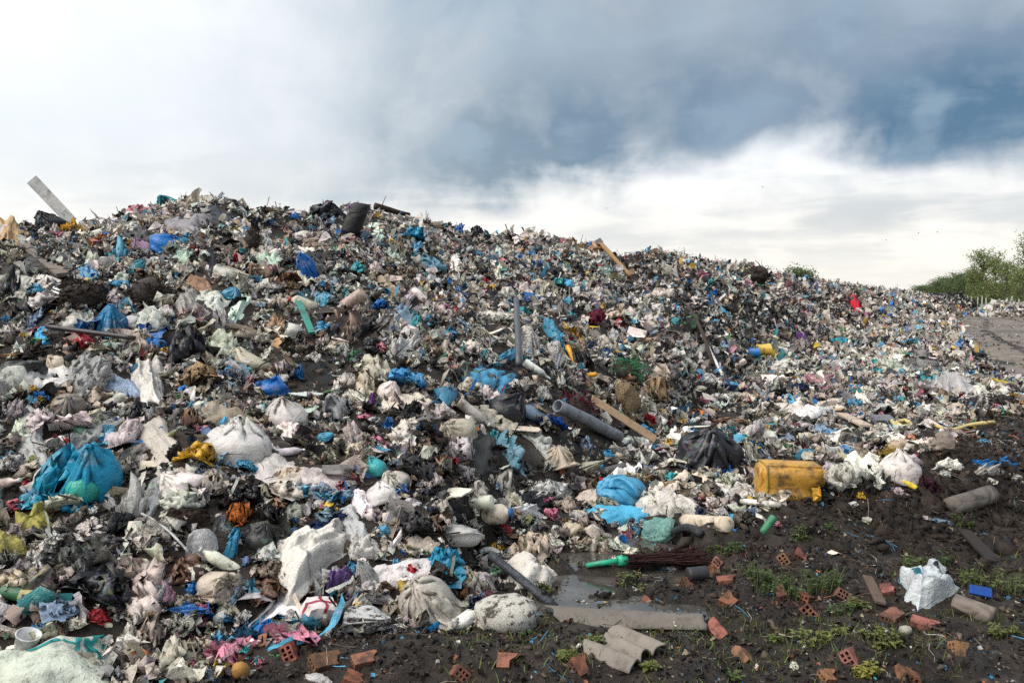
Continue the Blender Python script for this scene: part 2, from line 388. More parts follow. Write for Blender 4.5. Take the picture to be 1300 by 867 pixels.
ROADC = [(10.5, -30, 5.0), (10.5, 0, 4.5), (11.2, 9, 4.0), (12.9, 14, 4.2), (16.4, 20, 4.4), (26.4, 38.9, 5.2), (37.0, 58, 4.8), (50.5, 85, 4.2), (70, 125, 4), (110, 200, 4)]
def build_road():
    c = np.array(ROADC); s = np.linspace(0, len(c) - 1, 420); k = np.arange(len(c))
    P = np.stack([np.interp(s, k, c[:, i]) for i in range(3)], 1)
    for _ in range(30): P[1:-1] = (P[:-2] + P[1:-1] * 2 + P[2:]) / 4
    d = np.gradient(P[:, :2], axis=0); d /= np.linalg.norm(d, axis=1, keepdims=True); nrm = np.stack([d[:, 1], -d[:, 0]], 1)
    w = np.linspace(-1, 1, 41)
    XY = P[:, None, :2] + nrm[:, None, :] * (w[None, :, None] * P[:, None, 2:3])
    edge = 0.25 * fbm(xyz(XY[..., 0] / 1.5, XY[..., 1] / 1.5), 71, 3) * P[:, None, 2]
    XY = XY + nrm[:, None, :] * (edge * (np.abs(w) ** 3)[None])[..., None]
    x, y = XY[..., 0], XY[..., 1]
    z = terrain(x, y) + 0.035 - 0.09 * (np.abs(w) ** 6)[None]
    for r in (-0.55, -0.12, 0.30, 0.66): z = z - 0.045 * np.exp(-((w[None] - r - 0.06 * np.sin(s * 1.7 + r * 5)[:, None]) / 0.05) ** 2)
    z = z + 0.03 * fbm(xyz(x / 0.5, y / 0.8), 75, 3)
    o = mesh_obj('dirt_road', np.stack([x, y, z], -1).reshape(-1, 3), gridF(len(s), len(w)), 'road'); tag(o, kind='structure')
build_road()

# ------------------------------------------------------------------ basic shapes
def tube_mesh(P, R, n=8, cap=True):
    P = np.asarray(P, float); R = np.broadcast_to(np.asarray(R, float), (len(P),))
    T = np.gradient(P, axis=0); T /= np.linalg.norm(T, axis=1, keepdims=True) + 1e-9
    a = np.array([0, 0, 1.]) if abs(T[0][2]) < 0.9 else np.array([1., 0, 0])
    V = []; 
    for i in range(len(P)):
        b = a - T[i] * (a @ T[i]); b /= np.linalg.norm(b) + 1e-9; c = np.cross(T[i], b); a = b
        th = np.arange(n) * 2 * math.pi / n
        V.append(P[i] + R[i] * (np.cos(th)[:, None] * b + np.sin(th)[:, None] * c))
    V = np.concatenate(V); F = []
    for i in range(len(P) - 1):
        for j in range(n): F.append([i*n+j, i*n+(j+1) % n, (i+1)*n+(j+1) % n, (i+1)*n+j])
    if cap: F.append(list(range(n))[::-1]); F.append([(len(P)-1)*n+j for j in range(n)])
    return V, F
def join(parts):
    V, F, o = [], [], 0
    for v, f in parts:
        V.append(np.asarray(v)); F += [[int(i) + o for i in q] for q in f]; o += len(v)
    return np.concatenate(V), F
def box_mesh(sx, sy, sz, bevel=0.0, seg=2):
    bm = bmesh.new(); bmesh.ops.create_cube(bm, size=1.0)
    for v in bm.verts: v.co = (v.co.x * sx, v.co.y * sy, v.co.z * sz)
    if bevel: bmesh.ops.bevel(bm, geom=bm.edges[:], offset=bevel, segments=seg, affect='EDGES', profile=0.6)
    V = np.array([v.co[:] for v in bm.verts]); bm.verts.index_update(); F = [[v.index for v in f.verts] for f in bm.faces]; bm.free(); return V, F
def lathe(prof, n=24):
    V, F = [], []
    for r, z in prof:
        th = np.arange(n) * 2 * math.pi / n; V.append(np.stack([r * np.cos(th), r * np.sin(th), np.full(n, z)], 1))
    for i in range(len(prof) - 1):
        for j in range(n): F.append([i*n+j, i*n+(j+1) % n, (i+1)*n+(j+1) % n, (i+1)*n+j])
    F.append(list(range(n))[::-1]); F.append([(len(prof)-1)*n+j for j in range(n)])
    return np.concatenate(V), F
_ico = {}
def ico(s):
    if s not in _ico:
        bm = bmesh.new(); bmesh.ops.create_icosphere(bm, subdivisions=s, radius=1.0)
        bm.verts.index_update(); _ico[s] = (np.array([v.co[:] for v in bm.verts]), np.array([[v.index for v in f.verts] for f in bm.faces])); bm.free()
    return _ico[s]
def folds(P, rng, amp, freq, n=5, dec=1.55):
    """sharp-creased crumple field"""
    f = np.zeros(P.shape[:-1]); sd = int(rng.integers(1e6))
    for i in range(n):
        k = rng.normal(size=3); k /= np.linalg.norm(k)
        w = P @ k * freq * 1.5 ** i + rng.random() * 9 + 0.7 * vnoise(P * freq * 0.7 * 1.4 ** i, sd + i)
        f += amp / dec ** i * (np.abs(w - np.floor(w + 0.5)) * 4 - 1)
    return f
def unit(V):
    lo, hi = V.min(0), V.max(0); return (V - (lo + hi) / 2) / ((hi - lo) / 2)
def bag_mesh(rng, sub=4, neck=True, rib=1.0, flat=0.7):
    """a filled, knotted bag: bulging bottom, gathered neck on top"""
    D, F = ico(sub); sd = int(rng.integers(1e6)); P = D * np.array([1, rng.uniform(.75, 1), flat])
    h = D[:, 2]; phi = np.arctan2(D[:, 1], D[:, 0])
    P = P * (1 + 0.22 * fbm(D * 1.3, sd, 2) + 0.10 * fbm(D * 3.1, sd + 5, 2))[:, None]
    if neck:
        pin = sst(0.45, 0.97, h); P[:, :2] *= (1 - 0.80 * pin)[:, None]; P[:, 2] += 0.30 * pin
    q = phi / (2 * math.pi) * rng.integers(9, 15) + 0.8 * vnoise(D * 2, sd + 9)
    g = (np.abs(q - np.floor(q + 0.5)) * 4 - 1) * (0.010 + 0.085 * sst(-0.2, 0.8, h)) * rib
    P = P * (1 + g + folds(D, rng, 0.060, 0.7, 3, 1.9))[:, None] + np.stack([folds(D + 5, rng, .02, .9, 2), folds(D + 9, rng, .02, .9, 2), folds(D + 2, rng, .02, .9, 2)], -1)
    P[:, 2] = np.where(P[:, 2] < -0.42, -0.42 + (P[:, 2] + 0.42) * 0.35, P[:, 2])
    return P, F
def fold_sheet(n, rng, nf=4, aspect=1.0, crumple=0.07, m=None, round_=0.5):
    """a thin sheet folded over several random lines and crumpled"""
    m = m or n
    a, b = np.meshgrid(np.linspace(-1, 1, n), np.linspace(-1, 1, m), indexing='ij')
    r = np.maximum(np.abs(a), np.abs(b)); e = np.hypot(a, b) + 1e-6
    k = 1 - round_ * (1 - r / e) * r
    sd = int(rng.integers(1e6))
    k = k * (1 + 0.22 * vnoise(xyz(a / e * 1.7, b / e * 1.7), sd) * r)
    P = np.stack([a * k, b * k * aspect, np.zeros_like(a)], -1).reshape(-1, 3)
    for i in range(nf):
        th = rng.random() * 2 * math.pi; d = np.array([math.cos(th), math.sin(th), 0]); ax = np.array([-d[1], d[0], 0])
        off = rng.uniform(-0.35, 0.55); ang = rng.uniform(0.5, 2.3) * rng.choice([-1, 1])
        s = P @ d - off; A = ang * sst(0, 0.22, s)
        c = P - d * off
        Rv = Vector(ax)
        ca, sa = np.cos(A)[:, None], np.sin(A)[:, None]
        cr = np.cross(np.broadcast_to(ax, c.shape), c); dot = (c @ ax)[:, None] * ax
        P = np.where((s > 0)[:, None], c * ca + cr * sa + dot * (1 - ca), c) + d * off
    F0 = np.stack([a.ravel(), b.ravel(), np.zeros(a.size)], -1)
    f1 = folds(F0, rng, crumple, 1.0, 5 if n > 8 else 2); f2 = folds(F0 + 7, rng, crumple, 1.1, 5 if n > 8 else 2)
    f3 = folds(F0 + 3, rng, crumple, 1.0, 4 if n > 8 else 2)
    P = P + np.stack([f3, f2, f1], -1)
    return P, gridF(n, m)

def bend(P, rng, nf, lo, hi, soft=0.3):
    for i in range(nf):
        th = rng.random() * 2 * math.pi; d = np.array([math.cos(th), math.sin(th), 0]); ax = np.array([-d[1], d[0], 0])
        off = rng.uniform(-0.3, 0.5); ang = rng.uniform(lo, hi) * rng.choice([-1, 1]); s = P @ d - off; A = ang * sst(0, soft, s); c = P - d * off
        ca, sa = np.cos(A)[:, None], np.sin(A)[:, None]; cr = np.cross(np.broadcast_to(ax, c.shape), c); dot = (c @ ax)[:, None] * ax
        P = np.where((s > 0)[:, None], c * ca + cr * sa + dot * (1 - ca), c) + d * off
    return P
def limp_bag(rng, sub=4):
    """a half-empty bag: flat pillow with long soft folds, slumped over what lies below"""
    D, F = ico(sub); sd = int(rng.integers(1e6)); r = np.hypot(D[:, 0], D[:, 1])
    P = D * np.array([1, rng.uniform(.55, .85), rng.uniform(.22, .38)])
    P = P * (1 + .35 * fbm(D * 1.2, sd, 2))[:, None]
    k = rng.normal(size=3) * np.array([1, 1, .2]); k /= np.linalg.norm(k)
    w = D @ k * rng.uniform(2.5, 4) + .9 * vnoise(D * 1.5, sd + 3); P[:, 2] += (.5 - np.abs(w - np.floor(w + .5)) * 2) * .16 * sst(-.2, .4, D[:, 2])
    P[:, 2] += folds(D, rng, .05, .8, 4, 1.6); P[:, :2] *= (1 + folds(D + 3, rng, .05, .9, 3, 1.6))[:, None]
    P = bend(P, rng, 2, .4, 1.5); return P, F
# ------------------------------------------------------------------ thin film: position-based relaxation of whole batches of sheets and bags
def _pair(A, B, rest, k):
    d = B - A; L = np.sqrt((d * d).sum(-1, keepdims=True)) + 1e-6; d *= (L - rest) / L * (.5 * k); A += d; B -= d
def _relax(P, hx, hy, iters, periodic, kb):
    n, m = P.shape[1], P.shape[2]; hd = math.hypot(hx, hy)
    for _ in range(iters):
        for s in (0, 1):
            e = (n - s) // 2 * 2 + s; _pair(P[:, s:e:2], P[:, s + 1:e:2], hx, 1.0)
            if not periodic: e = (m - s) // 2 * 2 + s; _pair(P[:, :, s:e:2], P[:, :, s + 1:e:2], hy, 1.0)
            else:
                if s: P[:] = np.roll(P, -1, 2)
                _pair(P[:, :, 0::2], P[:, :, 1::2], hy, 1.0)
                if s: P[:] = np.roll(P, 1, 2)
            e = (n - s) // 2 * 2 + s; f = (m - 1) // 2 * 2
            _pair(P[:, s:e:2, 0:f:2], P[:, s + 1:e:2, 1:f + 1:2], hd, .5); _pair(P[:, s:e:2, 1:f + 1:2], P[:, s + 1:e:2, 0:f:2], hd, .5)
        if kb:
            for s in range(2):
                e = (n - 2 - s) // 4 * 4 + s + 4
                a, b = P[:, s:n - 2:4], P[:, s + 2:n:4]; q = min(a.shape[1], b.shape[1]); _pair(a[:, :q], b[:, :q], 2 * hx, kb)
                a, b = P[:, :, s:m - 2:4], P[:, :, s + 2:m:4]; q = min(a.shape[2], b.shape[2]); _pair(a[:, :, :q], b[:, :, :q], 2 * hy, kb)
def crumple_sheets(B, n, seed, squeeze, steps=64, iters=5):
    """squares of film gathered in from random sides on an uneven floor: they buckle into folds"""
    rng = np.random.default_rng(seed); g = np.linspace(-1, 1, n); a, b = np.meshgrid(g, g, indexing='ij'); h = 2 / (n - 1)
    P = np.empty((B, n, n, 3), np.float32)
    for k in range(B):
        P[k] = np.stack([a, b, .05 + .10 * fbm(np.stack([a * 1.7, b * 1.7, np.full_like(a, k * 3.3)], -1), seed, 3)], -1)
    Q = P.copy(); amt = np.asarray(squeeze, np.float32).reshape(B, 1, 1); th = rng.random(B) * 6.28
    ax = np.stack([np.cos(th), np.sin(th)], -1).astype(np.float32)[:, None, None]; an = rng.uniform(.0, .7, (B, 1, 1)).astype(np.float32)
    bump = rng.normal(size=(B, 5, 3)).astype(np.float32) * np.array([.6, .6, .16], np.float32)
    for s in range(steps):
        V = (P - Q) * .90; Q = P.copy(); P += V; P[..., 2] -= .0022
        rate = (amt ** (1.0 / steps)); c = P[..., :2].mean((1, 2), keepdims=True); r = P[..., :2] - c
        al = (r * ax).sum(-1, keepdims=True) * ax; f = rate[..., None]; P[..., :2] = c + al * f + (r - al) * (f + (1 - f) * an[..., None])
        _relax(P, h, h, iters, False, .12)
        fl = np.zeros(P.shape[:3], np.float32)
        for j in range(5): d2 = ((P[..., :2] - bump[:, j, None, None, :2]) ** 2).sum(-1); fl += np.abs(bump[:, j, 2])[:, None, None] * np.exp(-d2 / .10)
        P[..., 2] = np.maximum(P[..., 2], fl * .7)
    return P.astype(float)
def slack_bags(B, rows, cols, seed, steps=70, iters=5):
    """tied bags: a tube of film round a soft load, gathered at the knot, with loose ears above it"""
    rng = np.random.default_rng(seed); H = 3.0; hx = H / (rows - 1); hy = 2 * math.pi / cols; th = np.arange(cols) * 2 * math.pi / cols; kr = rows - 7
    P = np.empty((B, rows, cols, 3), np.float32); z = np.linspace(0, H, rows)
    for k in range(B): P[k] = np.stack([np.cos(th)[None] + 0 * z[:, None], np.sin(th)[None] + 0 * z[:, None], z[:, None] + 0 * th[None]], -1) + rng.normal(size=(rows, cols, 3)) * .02
    Q = P.copy(); R = rng.uniform(.62, .88, (B, 1, 1, 1)).astype(np.float32); E = np.stack([rng.uniform(.9, 1.15, B), rng.uniform(.75, 1, B), rng.uniform(.55, .85, B)], -1).astype(np.float32)[:, None, None]
    lean = rng.normal(size=(B, 1, 2)).astype(np.float32) * .35; zk = rng.uniform(1.05, 1.55, B).astype(np.float32)
    for s in range(steps):
        V = (P - Q) * .90; Q = P.copy(); P += V; P[..., 2] -= .004
        t = min(1, s / (steps * .6))
        kn = P[:, kr - 1:kr + 1]; cen = np.concatenate([lean * t, (H * (kr / rows) * (1 - t) + zk * t)[:, None, None]], -1)[:, :, None]
        d = kn - cen; rad = 1 - .93 * t; L = np.sqrt((d[..., :2] ** 2).sum(-1, keepdims=True)) + 1e-6; kn[..., :2] = cen[..., :2] + d[..., :2] * np.minimum(1, rad / L); kn[..., 2] += (cen[..., 2] - kn[..., 2]) * .5
        bt = P[:, 0]; bt[..., :2] *= 1 - .8 * t / 8; bt[..., 2] *= .6
        _relax(P, hx, hy, iters, True, .06)
        c = np.array([0, 0, .55], np.float32); d = (P - c) / (E * R); L = np.sqrt((d * d).sum(-1, keepdims=True)) + 1e-6; body = np.zeros((1, rows, 1, 1), np.float32); body[:, :kr - 1] = 1
        P += (np.maximum(1 / L, 1) - 1) * d * E * R * body * .8
        P[..., 2] = np.maximum(P[..., 2], 0)
    return P.astype(float)
def ringF(n, m):
    i = np.arange(n - 1)[:, None] * m; j = np.arange(m)[None]; k = (j + 1) % m
    return np.stack([(i + j).ravel(), (i + k).ravel(), (i + m + k).ravel(), (i + m + j).ravel()], 1)
_NS = 33
SIM = crumple_sheets(30, _NS, 17, [.42] * 12 + [.62] * 10 + [.80] * 8)
BAGS = slack_bags(12, 30, 44, 29)
SIMF = gridF(_NS, _NS)
_simd = SIM[12:].copy()                     # gathered sheets reused as the wrinkle relief of draped cloth and film
_zz = _simd[..., 2] - np.array([[fbm(xyz(np.linspace(-1, 1, _NS)[:, None] * 1.2 + 0 * np.linspace(-1, 1, _NS)[None], np.linspace(-1, 1, _NS)[None] * 1.2 + 0 * np.linspace(-1, 1, _NS)[:, None]), 5, 1)]])[0] * 0
RELIEF = _zz - _zz.mean((1, 2), keepdims=True); RELIEF /= RELIEF.std((1, 2), keepdims=True)
def relief(k, a, b, rep=1.0):
    R = RELIEF[k % len(RELIEF) if k < 18 or k > 30 else 10 + k % 8]; x = np.abs((a * rep + .5 * (k % 3)) % 2 - 1) * (_NS - 1.001); y = np.abs((b * rep + .3 * (k % 4)) % 2 - 1) * (_NS - 1.001)
    i, j = x.astype(int), y.astype(int); f, g = x - i, y - j; f = f * f * (3 - 2 * f); g = g * g * (3 - 2 * g)
    return (R[i, j] * (1 - f) + R[i + 1, j] * f) * (1 - g) + (R[i, j + 1] * (1 - f) + R[i + 1, j + 1] * f) * g
# ------------------------------------------------------------------ prototypes shared by the countable litter
PROTO = {}
def proto(kind, V, F):
    me = bpy.data.meshes.new(kind); V = unit(np.asarray(V))
    F = [list(map(int, f)) for f in F]
    me.from_pydata(V.tolist(), [], F); me.update(); me.polygons.foreach_set('use_smooth', np.ones(len(F), bool))
    PROTO.setdefault(kind, []).append(me)
_r = np.random.default_rng(5)
for k in range(12): proto('bag', BAGS[k].reshape(-1, 3), ringF(30, 44))
for i in range(6): proto('lump', *limp_bag(_r))
for k in range(6): proto('lump', BAGS[k][:25].reshape(-1, 3) @ np.array([[0, 0, 1.], [0, 1, 0], [-1, 0, 0]]).T, ringF(25, 44))
for k in range(12): proto('wad', SIM[k].reshape(-1, 3), SIMF)
for k in range(12, 22): proto('sheet', SIM[k].reshape(-1, 3), SIMF)
for k in range(12, 22): proto('cloth', SIM[k].reshape(-1, 3) @ np.array([[.7, -.7, 0], [.7, .7, 0], [0, 0, 1]]), SIMF)
for i in range(6): proto('strip', *fold_sheet(44, _r, 6, 0.16, 0.03, m=5, round_=0.1))
for i in range(6):                                                             # cardboard: creased, thick, torn outline
    V, F = fold_sheet(9, _r, 1, _r.uniform(.55, .9), 0.015, round_=0.15)
    V = np.concatenate([V, V - np.array([0, 0, 0.05])]); n = 81
    Fl = [list(f) for f in F] + [[i + n for i in f[::-1]] for f in F]
    ring = list(range(0, 9)) + [9 * k + 8 for k in range(1, 9)] + [72 + k for k in range(7, -1, -1)] + [9 * k for k in range(7, 0, -1)]
    for a, b in zip(ring, ring[1:] + ring[:1]): Fl.append([a, a + n, b + n, b])
    PROTO.setdefault('card', []); me = bpy.data.meshes.new('card'); V = V / np.abs(V[:, :2]).max()
    V[:, 2] = V[:, 2] / max(0.2, np.abs(V[:, 2]).max()) * 1.0
    me.from_pydata(V.tolist(), [], Fl); me.update(); PROTO['card'].append(me)
# bottles lie along local X
def bottle_parts(kind):
    if kind == 0: prof = [(0.0, -1), (0.16, -1), (0.26, -.97), (.28, -.9), (.27, -.5), (.245, -.42), (.27, -.34), (.27, .1), (.28, .2), (.24, .45), (.13, .66), (.09, .74), (.09, .86)]
    elif kind == 1: prof = [(0.0, -1), (.2, -1), (.25, -.95), (.25, .25), (.22, .38), (.11, .58), (.085, .66), (.08, .93), (.09, .95)]
    else: prof = [(0.0, -1), (.36, -1), (.42, -.94), (.42, -.2), (.40, -.1), (.42, 0.0), (.42, .5), (.30, .68), (.17, .76), (.17, .88)]
    R = np.array([[0, 0, 1], [0, 1, 0], [-1, 0, 0]], float)
    V, F = lathe(prof, 16); V = V @ R.T; V[:, 0] *= -1
    V = V * (1 + 0.10 * fbm(V * 2.2, 77 + kind, 2) * (np.abs(V[:, 0:1]) < 0.6)[:, 0])[:, None]; F = [f[::-1] for f in F]
    rr = prof[-1][0] * 1.15; z0 = prof[-1][1]
    C, CF = lathe([(rr, z0 - .02), (rr, z0 + .10), (rr * .7, z0 + .12)], 12); C = C @ R.T; C[:, 0] *= -1; CF = [f[::-1] for f in CF]
    lr = max(p[0] for p in prof) * 1.02
    Lb, LF = lathe([(lr, -.32), (lr * 1.005, .05)], 16); Lb = Lb @ R.T; Lb[:, 0] *= -1; LF = [f[::-1] for f in LF[:-2]]
    out = []
    for nm, v, f in (('bottle_body', V, F), ('cap', C, CF), ('paper_label', Lb, LF)):
        me = bpy.data.meshes.new(nm); me.from_pydata(v.tolist(), [], f); me.update(); me.polygons.foreach_set('use_smooth', np.ones(len(f), bool)); out.append(me)
    return out
BOTTLES = [bottle_parts(k) for k in range(3)]
# hollow clay brick, broken at one end (unit: metres)
def brick_mesh(rng, L=0.2):
    ny, nz = 8, 6; W, H = 0.12, 0.085
    ys = np.array([0, .14, .34, .43, .57, .66, .86, 1]) * W - W / 2; zs = np.array([0, .16, .42, .58, .84, 1]) * H - H / 2
    hole = {(1, 1), (3, 1), (5, 1), (1, 3), (3, 3), (5, 3)}
    V, F = [], []
    def q(*p):
        i = len(V); V.extend(p); F.append(list(range(i, i + len(p))))
    x0 = -L / 2; dp = 0.07
    for j in range(ny - 1):
        for k in range(nz - 1):
            a, b, c, d = (ys[j], zs[k]), (ys[j+1], zs[k]), (ys[j+1], zs[k+1]), (ys[j], zs[k+1])
            if (j, k) in hole:
                P = [a, b, c, d]
                for m in range(4):
                    p, r = P[m], P[(m + 1) % 4]; q((x0, *p), (x0 + dp, *p), (x0 + dp, *r), (x0, *r))
                q(*[(x0 + dp, *p) for p in P[::-1]])
            else: q(*[(x0, *p) for p in (d, c, b, a)])
    n = 9; xs = np.linspace(x0, L / 2, 6)
    per = [(y, zs[0]) for y in np.linspace(-W/2, W/2, 5)] + [(W/2, z) for z in np.linspace(-H/2, H/2, 4)[1:]] + [(y, H/2) for y in np.linspace(W/2, -W/2, 5)[1:]] + [(-W/2, z) for z in np.linspace(H/2, -H/2, 4)[1:-1]]
    base = len(V); m = len(per)
    for i, x in enumerate(xs):
        for (y, z) in per:
            groove = 0.0025 * (i % 1)
            xx = x + (rng.uniform(-.03, .02) + 0.25 * y * rng.uniform(-1, 1) * 0 if i == 5 else 0) + (0.35 * y if i == 5 else 0)
            V.append((xx, y + rng.normal() * .0012, z + rng.normal() * .0012))
    for i in range(5):
        for j in range(m): F.append([base+i*m+j, base+i*m+(j+1) % m, base+(i+1)*m+(j+1) % m, base+(i+1)*m+j][::-1])
    F.append([base+5*m+j for j in range(m)])
    me = bpy.data.meshes.new('brick'); me.from_pydata([tuple(map(float, v)) for v in V], [], F); me.update(); return me
BRICKS = [brick_mesh(_r, L) for L in (0.2, 0.16, 0.12, 0.14, 0.18, 0.1)]
def rock_mesh(rng, sub=2):
    D, F = ico(sub); P = D * (1 + 0.35 * fbm(D * 1.4, int(rng.integers(1e6)), 3))[:, None]; return P, F
for i in range(5): proto('stone', *rock_mesh(_r))

# ------------------------------------------------------------------ placing
MARKS = []                # (u, v, phrase): landmarks that labels can refer to
KEEP = []                 # footprints (u, v, ru, rv) kept free of small litter
TODO = []                 # countable litter that still needs a label: (object, noun phrase, u, v)
COLS = dict(W=(.88, .825, .74), G=(.50, .475, .445), D=(.075, .073, .072), K=(.020, .020, .023), B=(.015, .20, .58), L=(.10, .42, .66), T=(.05, .42, .46), P=(.72, .25, .34), R=(.60, .03, .04),
            Y=(.78, .50, .05), O=(.70, .22, .05), E=(.68, .585, .47), N=(.22, .13, .08), V=(.02, .04, .12), U=(.25, .10, .35), M=(.16, .02, .04), A=(.12, .36, .15), S=(.05, .16, .10), H=(.36, .29, .225), C=(.48, .32, .19), I=(.60, .72, .62), Q=(.30, .42, .55), J=(.45, .48, .20))
CNAME = dict(W='white', G='grey', D='dark grey', K='black', B='blue', L='light blue', T='teal', P='pink', R='red', Y='yellow', O='orange', E='beige', N='brown', V='navy', U='purple', M='maroon', A='green', S='dark green', H='taupe', C='tan', I='pale green', Q='dull blue', J='olive')
def vary(c, k=0.10):
    f = 1 + random.uniform(-k, k); return tuple(min(1, max(0, x * f * (1 + random.uniform(-k, k) * .5))) for x in c)
def inst(name, me, mat, loc, scale, rot, color, parent=None):
    o = bpy.data.objects.new(name, me); COL.objects.link(o); o.location = loc; o.scale = scale; o.rotation_euler = rot; o.color = rc(color)
    if not me.materials: me.materials.append(M['film'])
    o.material_slots[0].link = 'OBJECT'; o.material_slots[0].material = M[mat]
    if parent is not None: o.parent = parent
    return o
def lump(name, kind, u, v, w, h, color, mat='film', label=None, cat=None, ref=None, roll=0.0, yaw=None, var=None, depth=None, group=None, sink=0.66):
    p = hit1(u, v + 0.38 * h); D = proj(p)[2]
    sx = w * D / FPX / 2 * 1.05; sz = h * D / FPX / 2 * 1.05; sy = depth or max(min(sx, sz * 1.6), (sx + sz) * .42)
    me = random.choice(PROTO[kind]) if var is None else PROTO[kind][var]
    loc = (p[0], p[1] + sy * .25, p[2] + sz * sink)
    o = inst(name, me, mat, loc, (sx, sy, sz), (random.uniform(-.15, .15), roll, random.uniform(-.35, .35) if yaw is None else yaw), color)
    KEEP.append((u, v, w * .44, h * .42))
    if label: tag(o, label, cat, group)
    if ref: MARKS.append((u, v, ref))
    return o
def quad_uv(q, a, b):
    q = np.asarray(q, float); a = a[..., None]; b = b[..., None]
    return (q[0] * (1 - a) + q[1] * a) * (1 - b) + (q[3] * (1 - a) + q[2] * a) * b
def drape(name, q, color, mat='film', label=None, cat=None, ref=None, n=46, lift=0.06, fold=0.03, freq=2.2, rag=0.10, seed=0, wave=None, group=None, solid=0.004, tuck=0.03):
    """a sheet, sack or garment lying over the slope; q: its four corners (top-left, top-right, bottom-right, bottom-left)"""
    rng = np.random.default_rng(seed + 100); mat = dict(film='drape', cloth='drapecloth', clear='drapeclear').get(mat, mat); lift *= .62; fold *= .6 if mat == 'drapecloth' else .85; n = int(n * 1.3)
    def surf(a, b, off=0.0):
        a0, b0 = a, b
        sd = seed * 7
        er = np.minimum(np.minimum(a, 1 - a), np.minimum(b, 1 - b))
        w = np.clip(1 - er / 0.25, 0, 1)
        a = a + rag * vnoise(xyz(a * 3.1, b * 3.1, seed), sd) * w; b = b + rag * vnoise(xyz(a * 3.1, b * 3.1, seed + 5.), sd + 1) * w
        uv = quad_uv(q, a, b); sh = uv.shape[:-1]
        P = hit(uv[..., 0].ravel(), uv[..., 1].ravel())
        bad = P[:, 1] > 120
        P[bad] = at(uv[..., 0].mean(), uv[..., 1].mean() + 12, np.median(P[~bad][:, 1]) if (~bad).any() else 14.)
        N = tnormal(P[:, 0], P[:, 1], 0.15)
        r2 = np.random.default_rng(seed + 100)
        Pn = np.stack([a0.ravel(), b0.ravel(), np.zeros(a0.size)], -1)
        k_ = 10 + seed % 8 if mat == 'drapecloth' else seed; f_ = .32 if mat == 'drapecloth' else .5; f = fold * .7 * (relief(k_, a0.ravel(), b0.ravel(), freq * f_) + .22 * relief(k_ + 1, b0.ravel(), a0.ravel(), freq * f_ * 2.1)); g = fold * .5 * relief(k_ + 2, a0.ravel(), b0.ravel(), freq * f_)
        dome = sst(0, .32, er.ravel() + .08 * vnoise(Pn * 5, sd + 8))
        wv = wave(a0.ravel(), b0.ravel()) if wave else 0.0
        side = np.stack([g, g * 0.2, g * 0.4], -1)
        return (P + N * ((lift + 0.5 * lift * fbm(Pn * 2.5, sd + 3, 2)) * dome - tuck * (1 - dome) + f * (0.4 + .6 * dome) + wv + off)[:, None] + side).reshape(*sh, 3)
    g = np.linspace(0, 1, n); A, B = np.meshgrid(g, g, indexing='ij')
    V = surf(A, B).reshape(-1, 3); c = V.mean(0)
    o = mesh_obj(name, V - c, gridF(n, n)[:, ::-1], mat, loc=c); o.color = rc(color)
    if solid:
        md = o.modifiers.new('thickness', 'SOLIDIFY'); md.thickness = solid; md.offset = 0
    uu = np.array(q, float); mu, mv = uu.mean(0); KEEP.append((mu, mv, (uu[:, 0].max() - uu[:, 0].min()) * .40, (uu[:, 1].max() - uu[:, 1].min()) * .38))
    if label: tag(o, label, cat, group)
    if ref: MARKS.append((mu, mv, ref))
    return o, surf, c
def patch(name, surf, c, poly_ab, color, mat, parent, off=0.006, width=0.03):
    """a printed stroke or strip lying on a draped sheet"""
    P = np.array(poly_ab, float); s = np.linspace(0, len(P) - 1, 10 * len(P)); k = np.arange(len(P))
    L = np.stack([np.interp(s, k, P[:, 0]), np.interp(s, k, P[:, 1])], 1); d = np.gradient(L, axis=0); d /= np.linalg.norm(d, axis=1, keepdims=True) + 1e-9
    nn = np.stack([-d[:, 1], d[:, 0]], 1); w = np.linspace(-.5, .5, 5)
    AB = L[:, None] + nn[:, None] * (w[None, :, None] * width)
    V = surf(np.clip(AB[..., 0], 0.001, .999), np.clip(AB[..., 1], 0.001, .999), off).reshape(-1, 3)
    o = mesh_obj(name, V - c, gridF(len(L), 5), mat, parent); o.color = rc(color); return o
def rod(name, a, b, rpx, color, mat='hard', label=None, cat=None, ref=None, lift=(0.03, 0.03), bend=0.0, n=10, taper=1.0, pts=None, hollow=False, D=None, group=None):
    """a pipe, pole or cord between two points on the heap (a, b: directions)"""
    if D: A, B = at(*a, D), at(*b, D)
    else:
        A, B = hit1(*a), hit1(*b)
        A = A + np.array([0, 0, lift[0]]); B = B + np.array([0, 0, lift[1]])
    r = rpx * (proj(A)[2] + proj(B)[2]) / 2 / FPX
    t = np.linspace(0, 1, n)[:, None]; P = A * (1 - t) + B * t
    P[:, 2] += bend * np.sin(t[:, 0] * math.pi); P = P + np.array([.4, 0, .6]) * (0.25 * r * vnoise(P * 3, 5))[:, None]
    c = P.mean(0); V, F = tube_mesh(P - c, r * np.linspace(1, taper, n), 14 if rpx > 3 else 8, cap=not hollow)
    o = mesh_obj(name, V, F, mat, loc=c); o.color = rc(color)
    if hollow: md = o.modifiers.new('wall', 'SOLIDIFY'); md.thickness = r * .18; md.offset = -1
    m = ((a[0] + b[0]) / 2, (a[1] + b[1]) / 2)
    for k in np.linspace(0, 1, 6): KEEP.append((a[0] * (1 - k) + b[0] * k, a[1] * (1 - k) + b[1] * k, max(rpx * 2.2, abs(b[0]-a[0]) * .1), max(3, rpx * 1.5)))
    if label: tag(o, label, cat, group)
    if ref: MARKS.append((*m, ref))
    return o
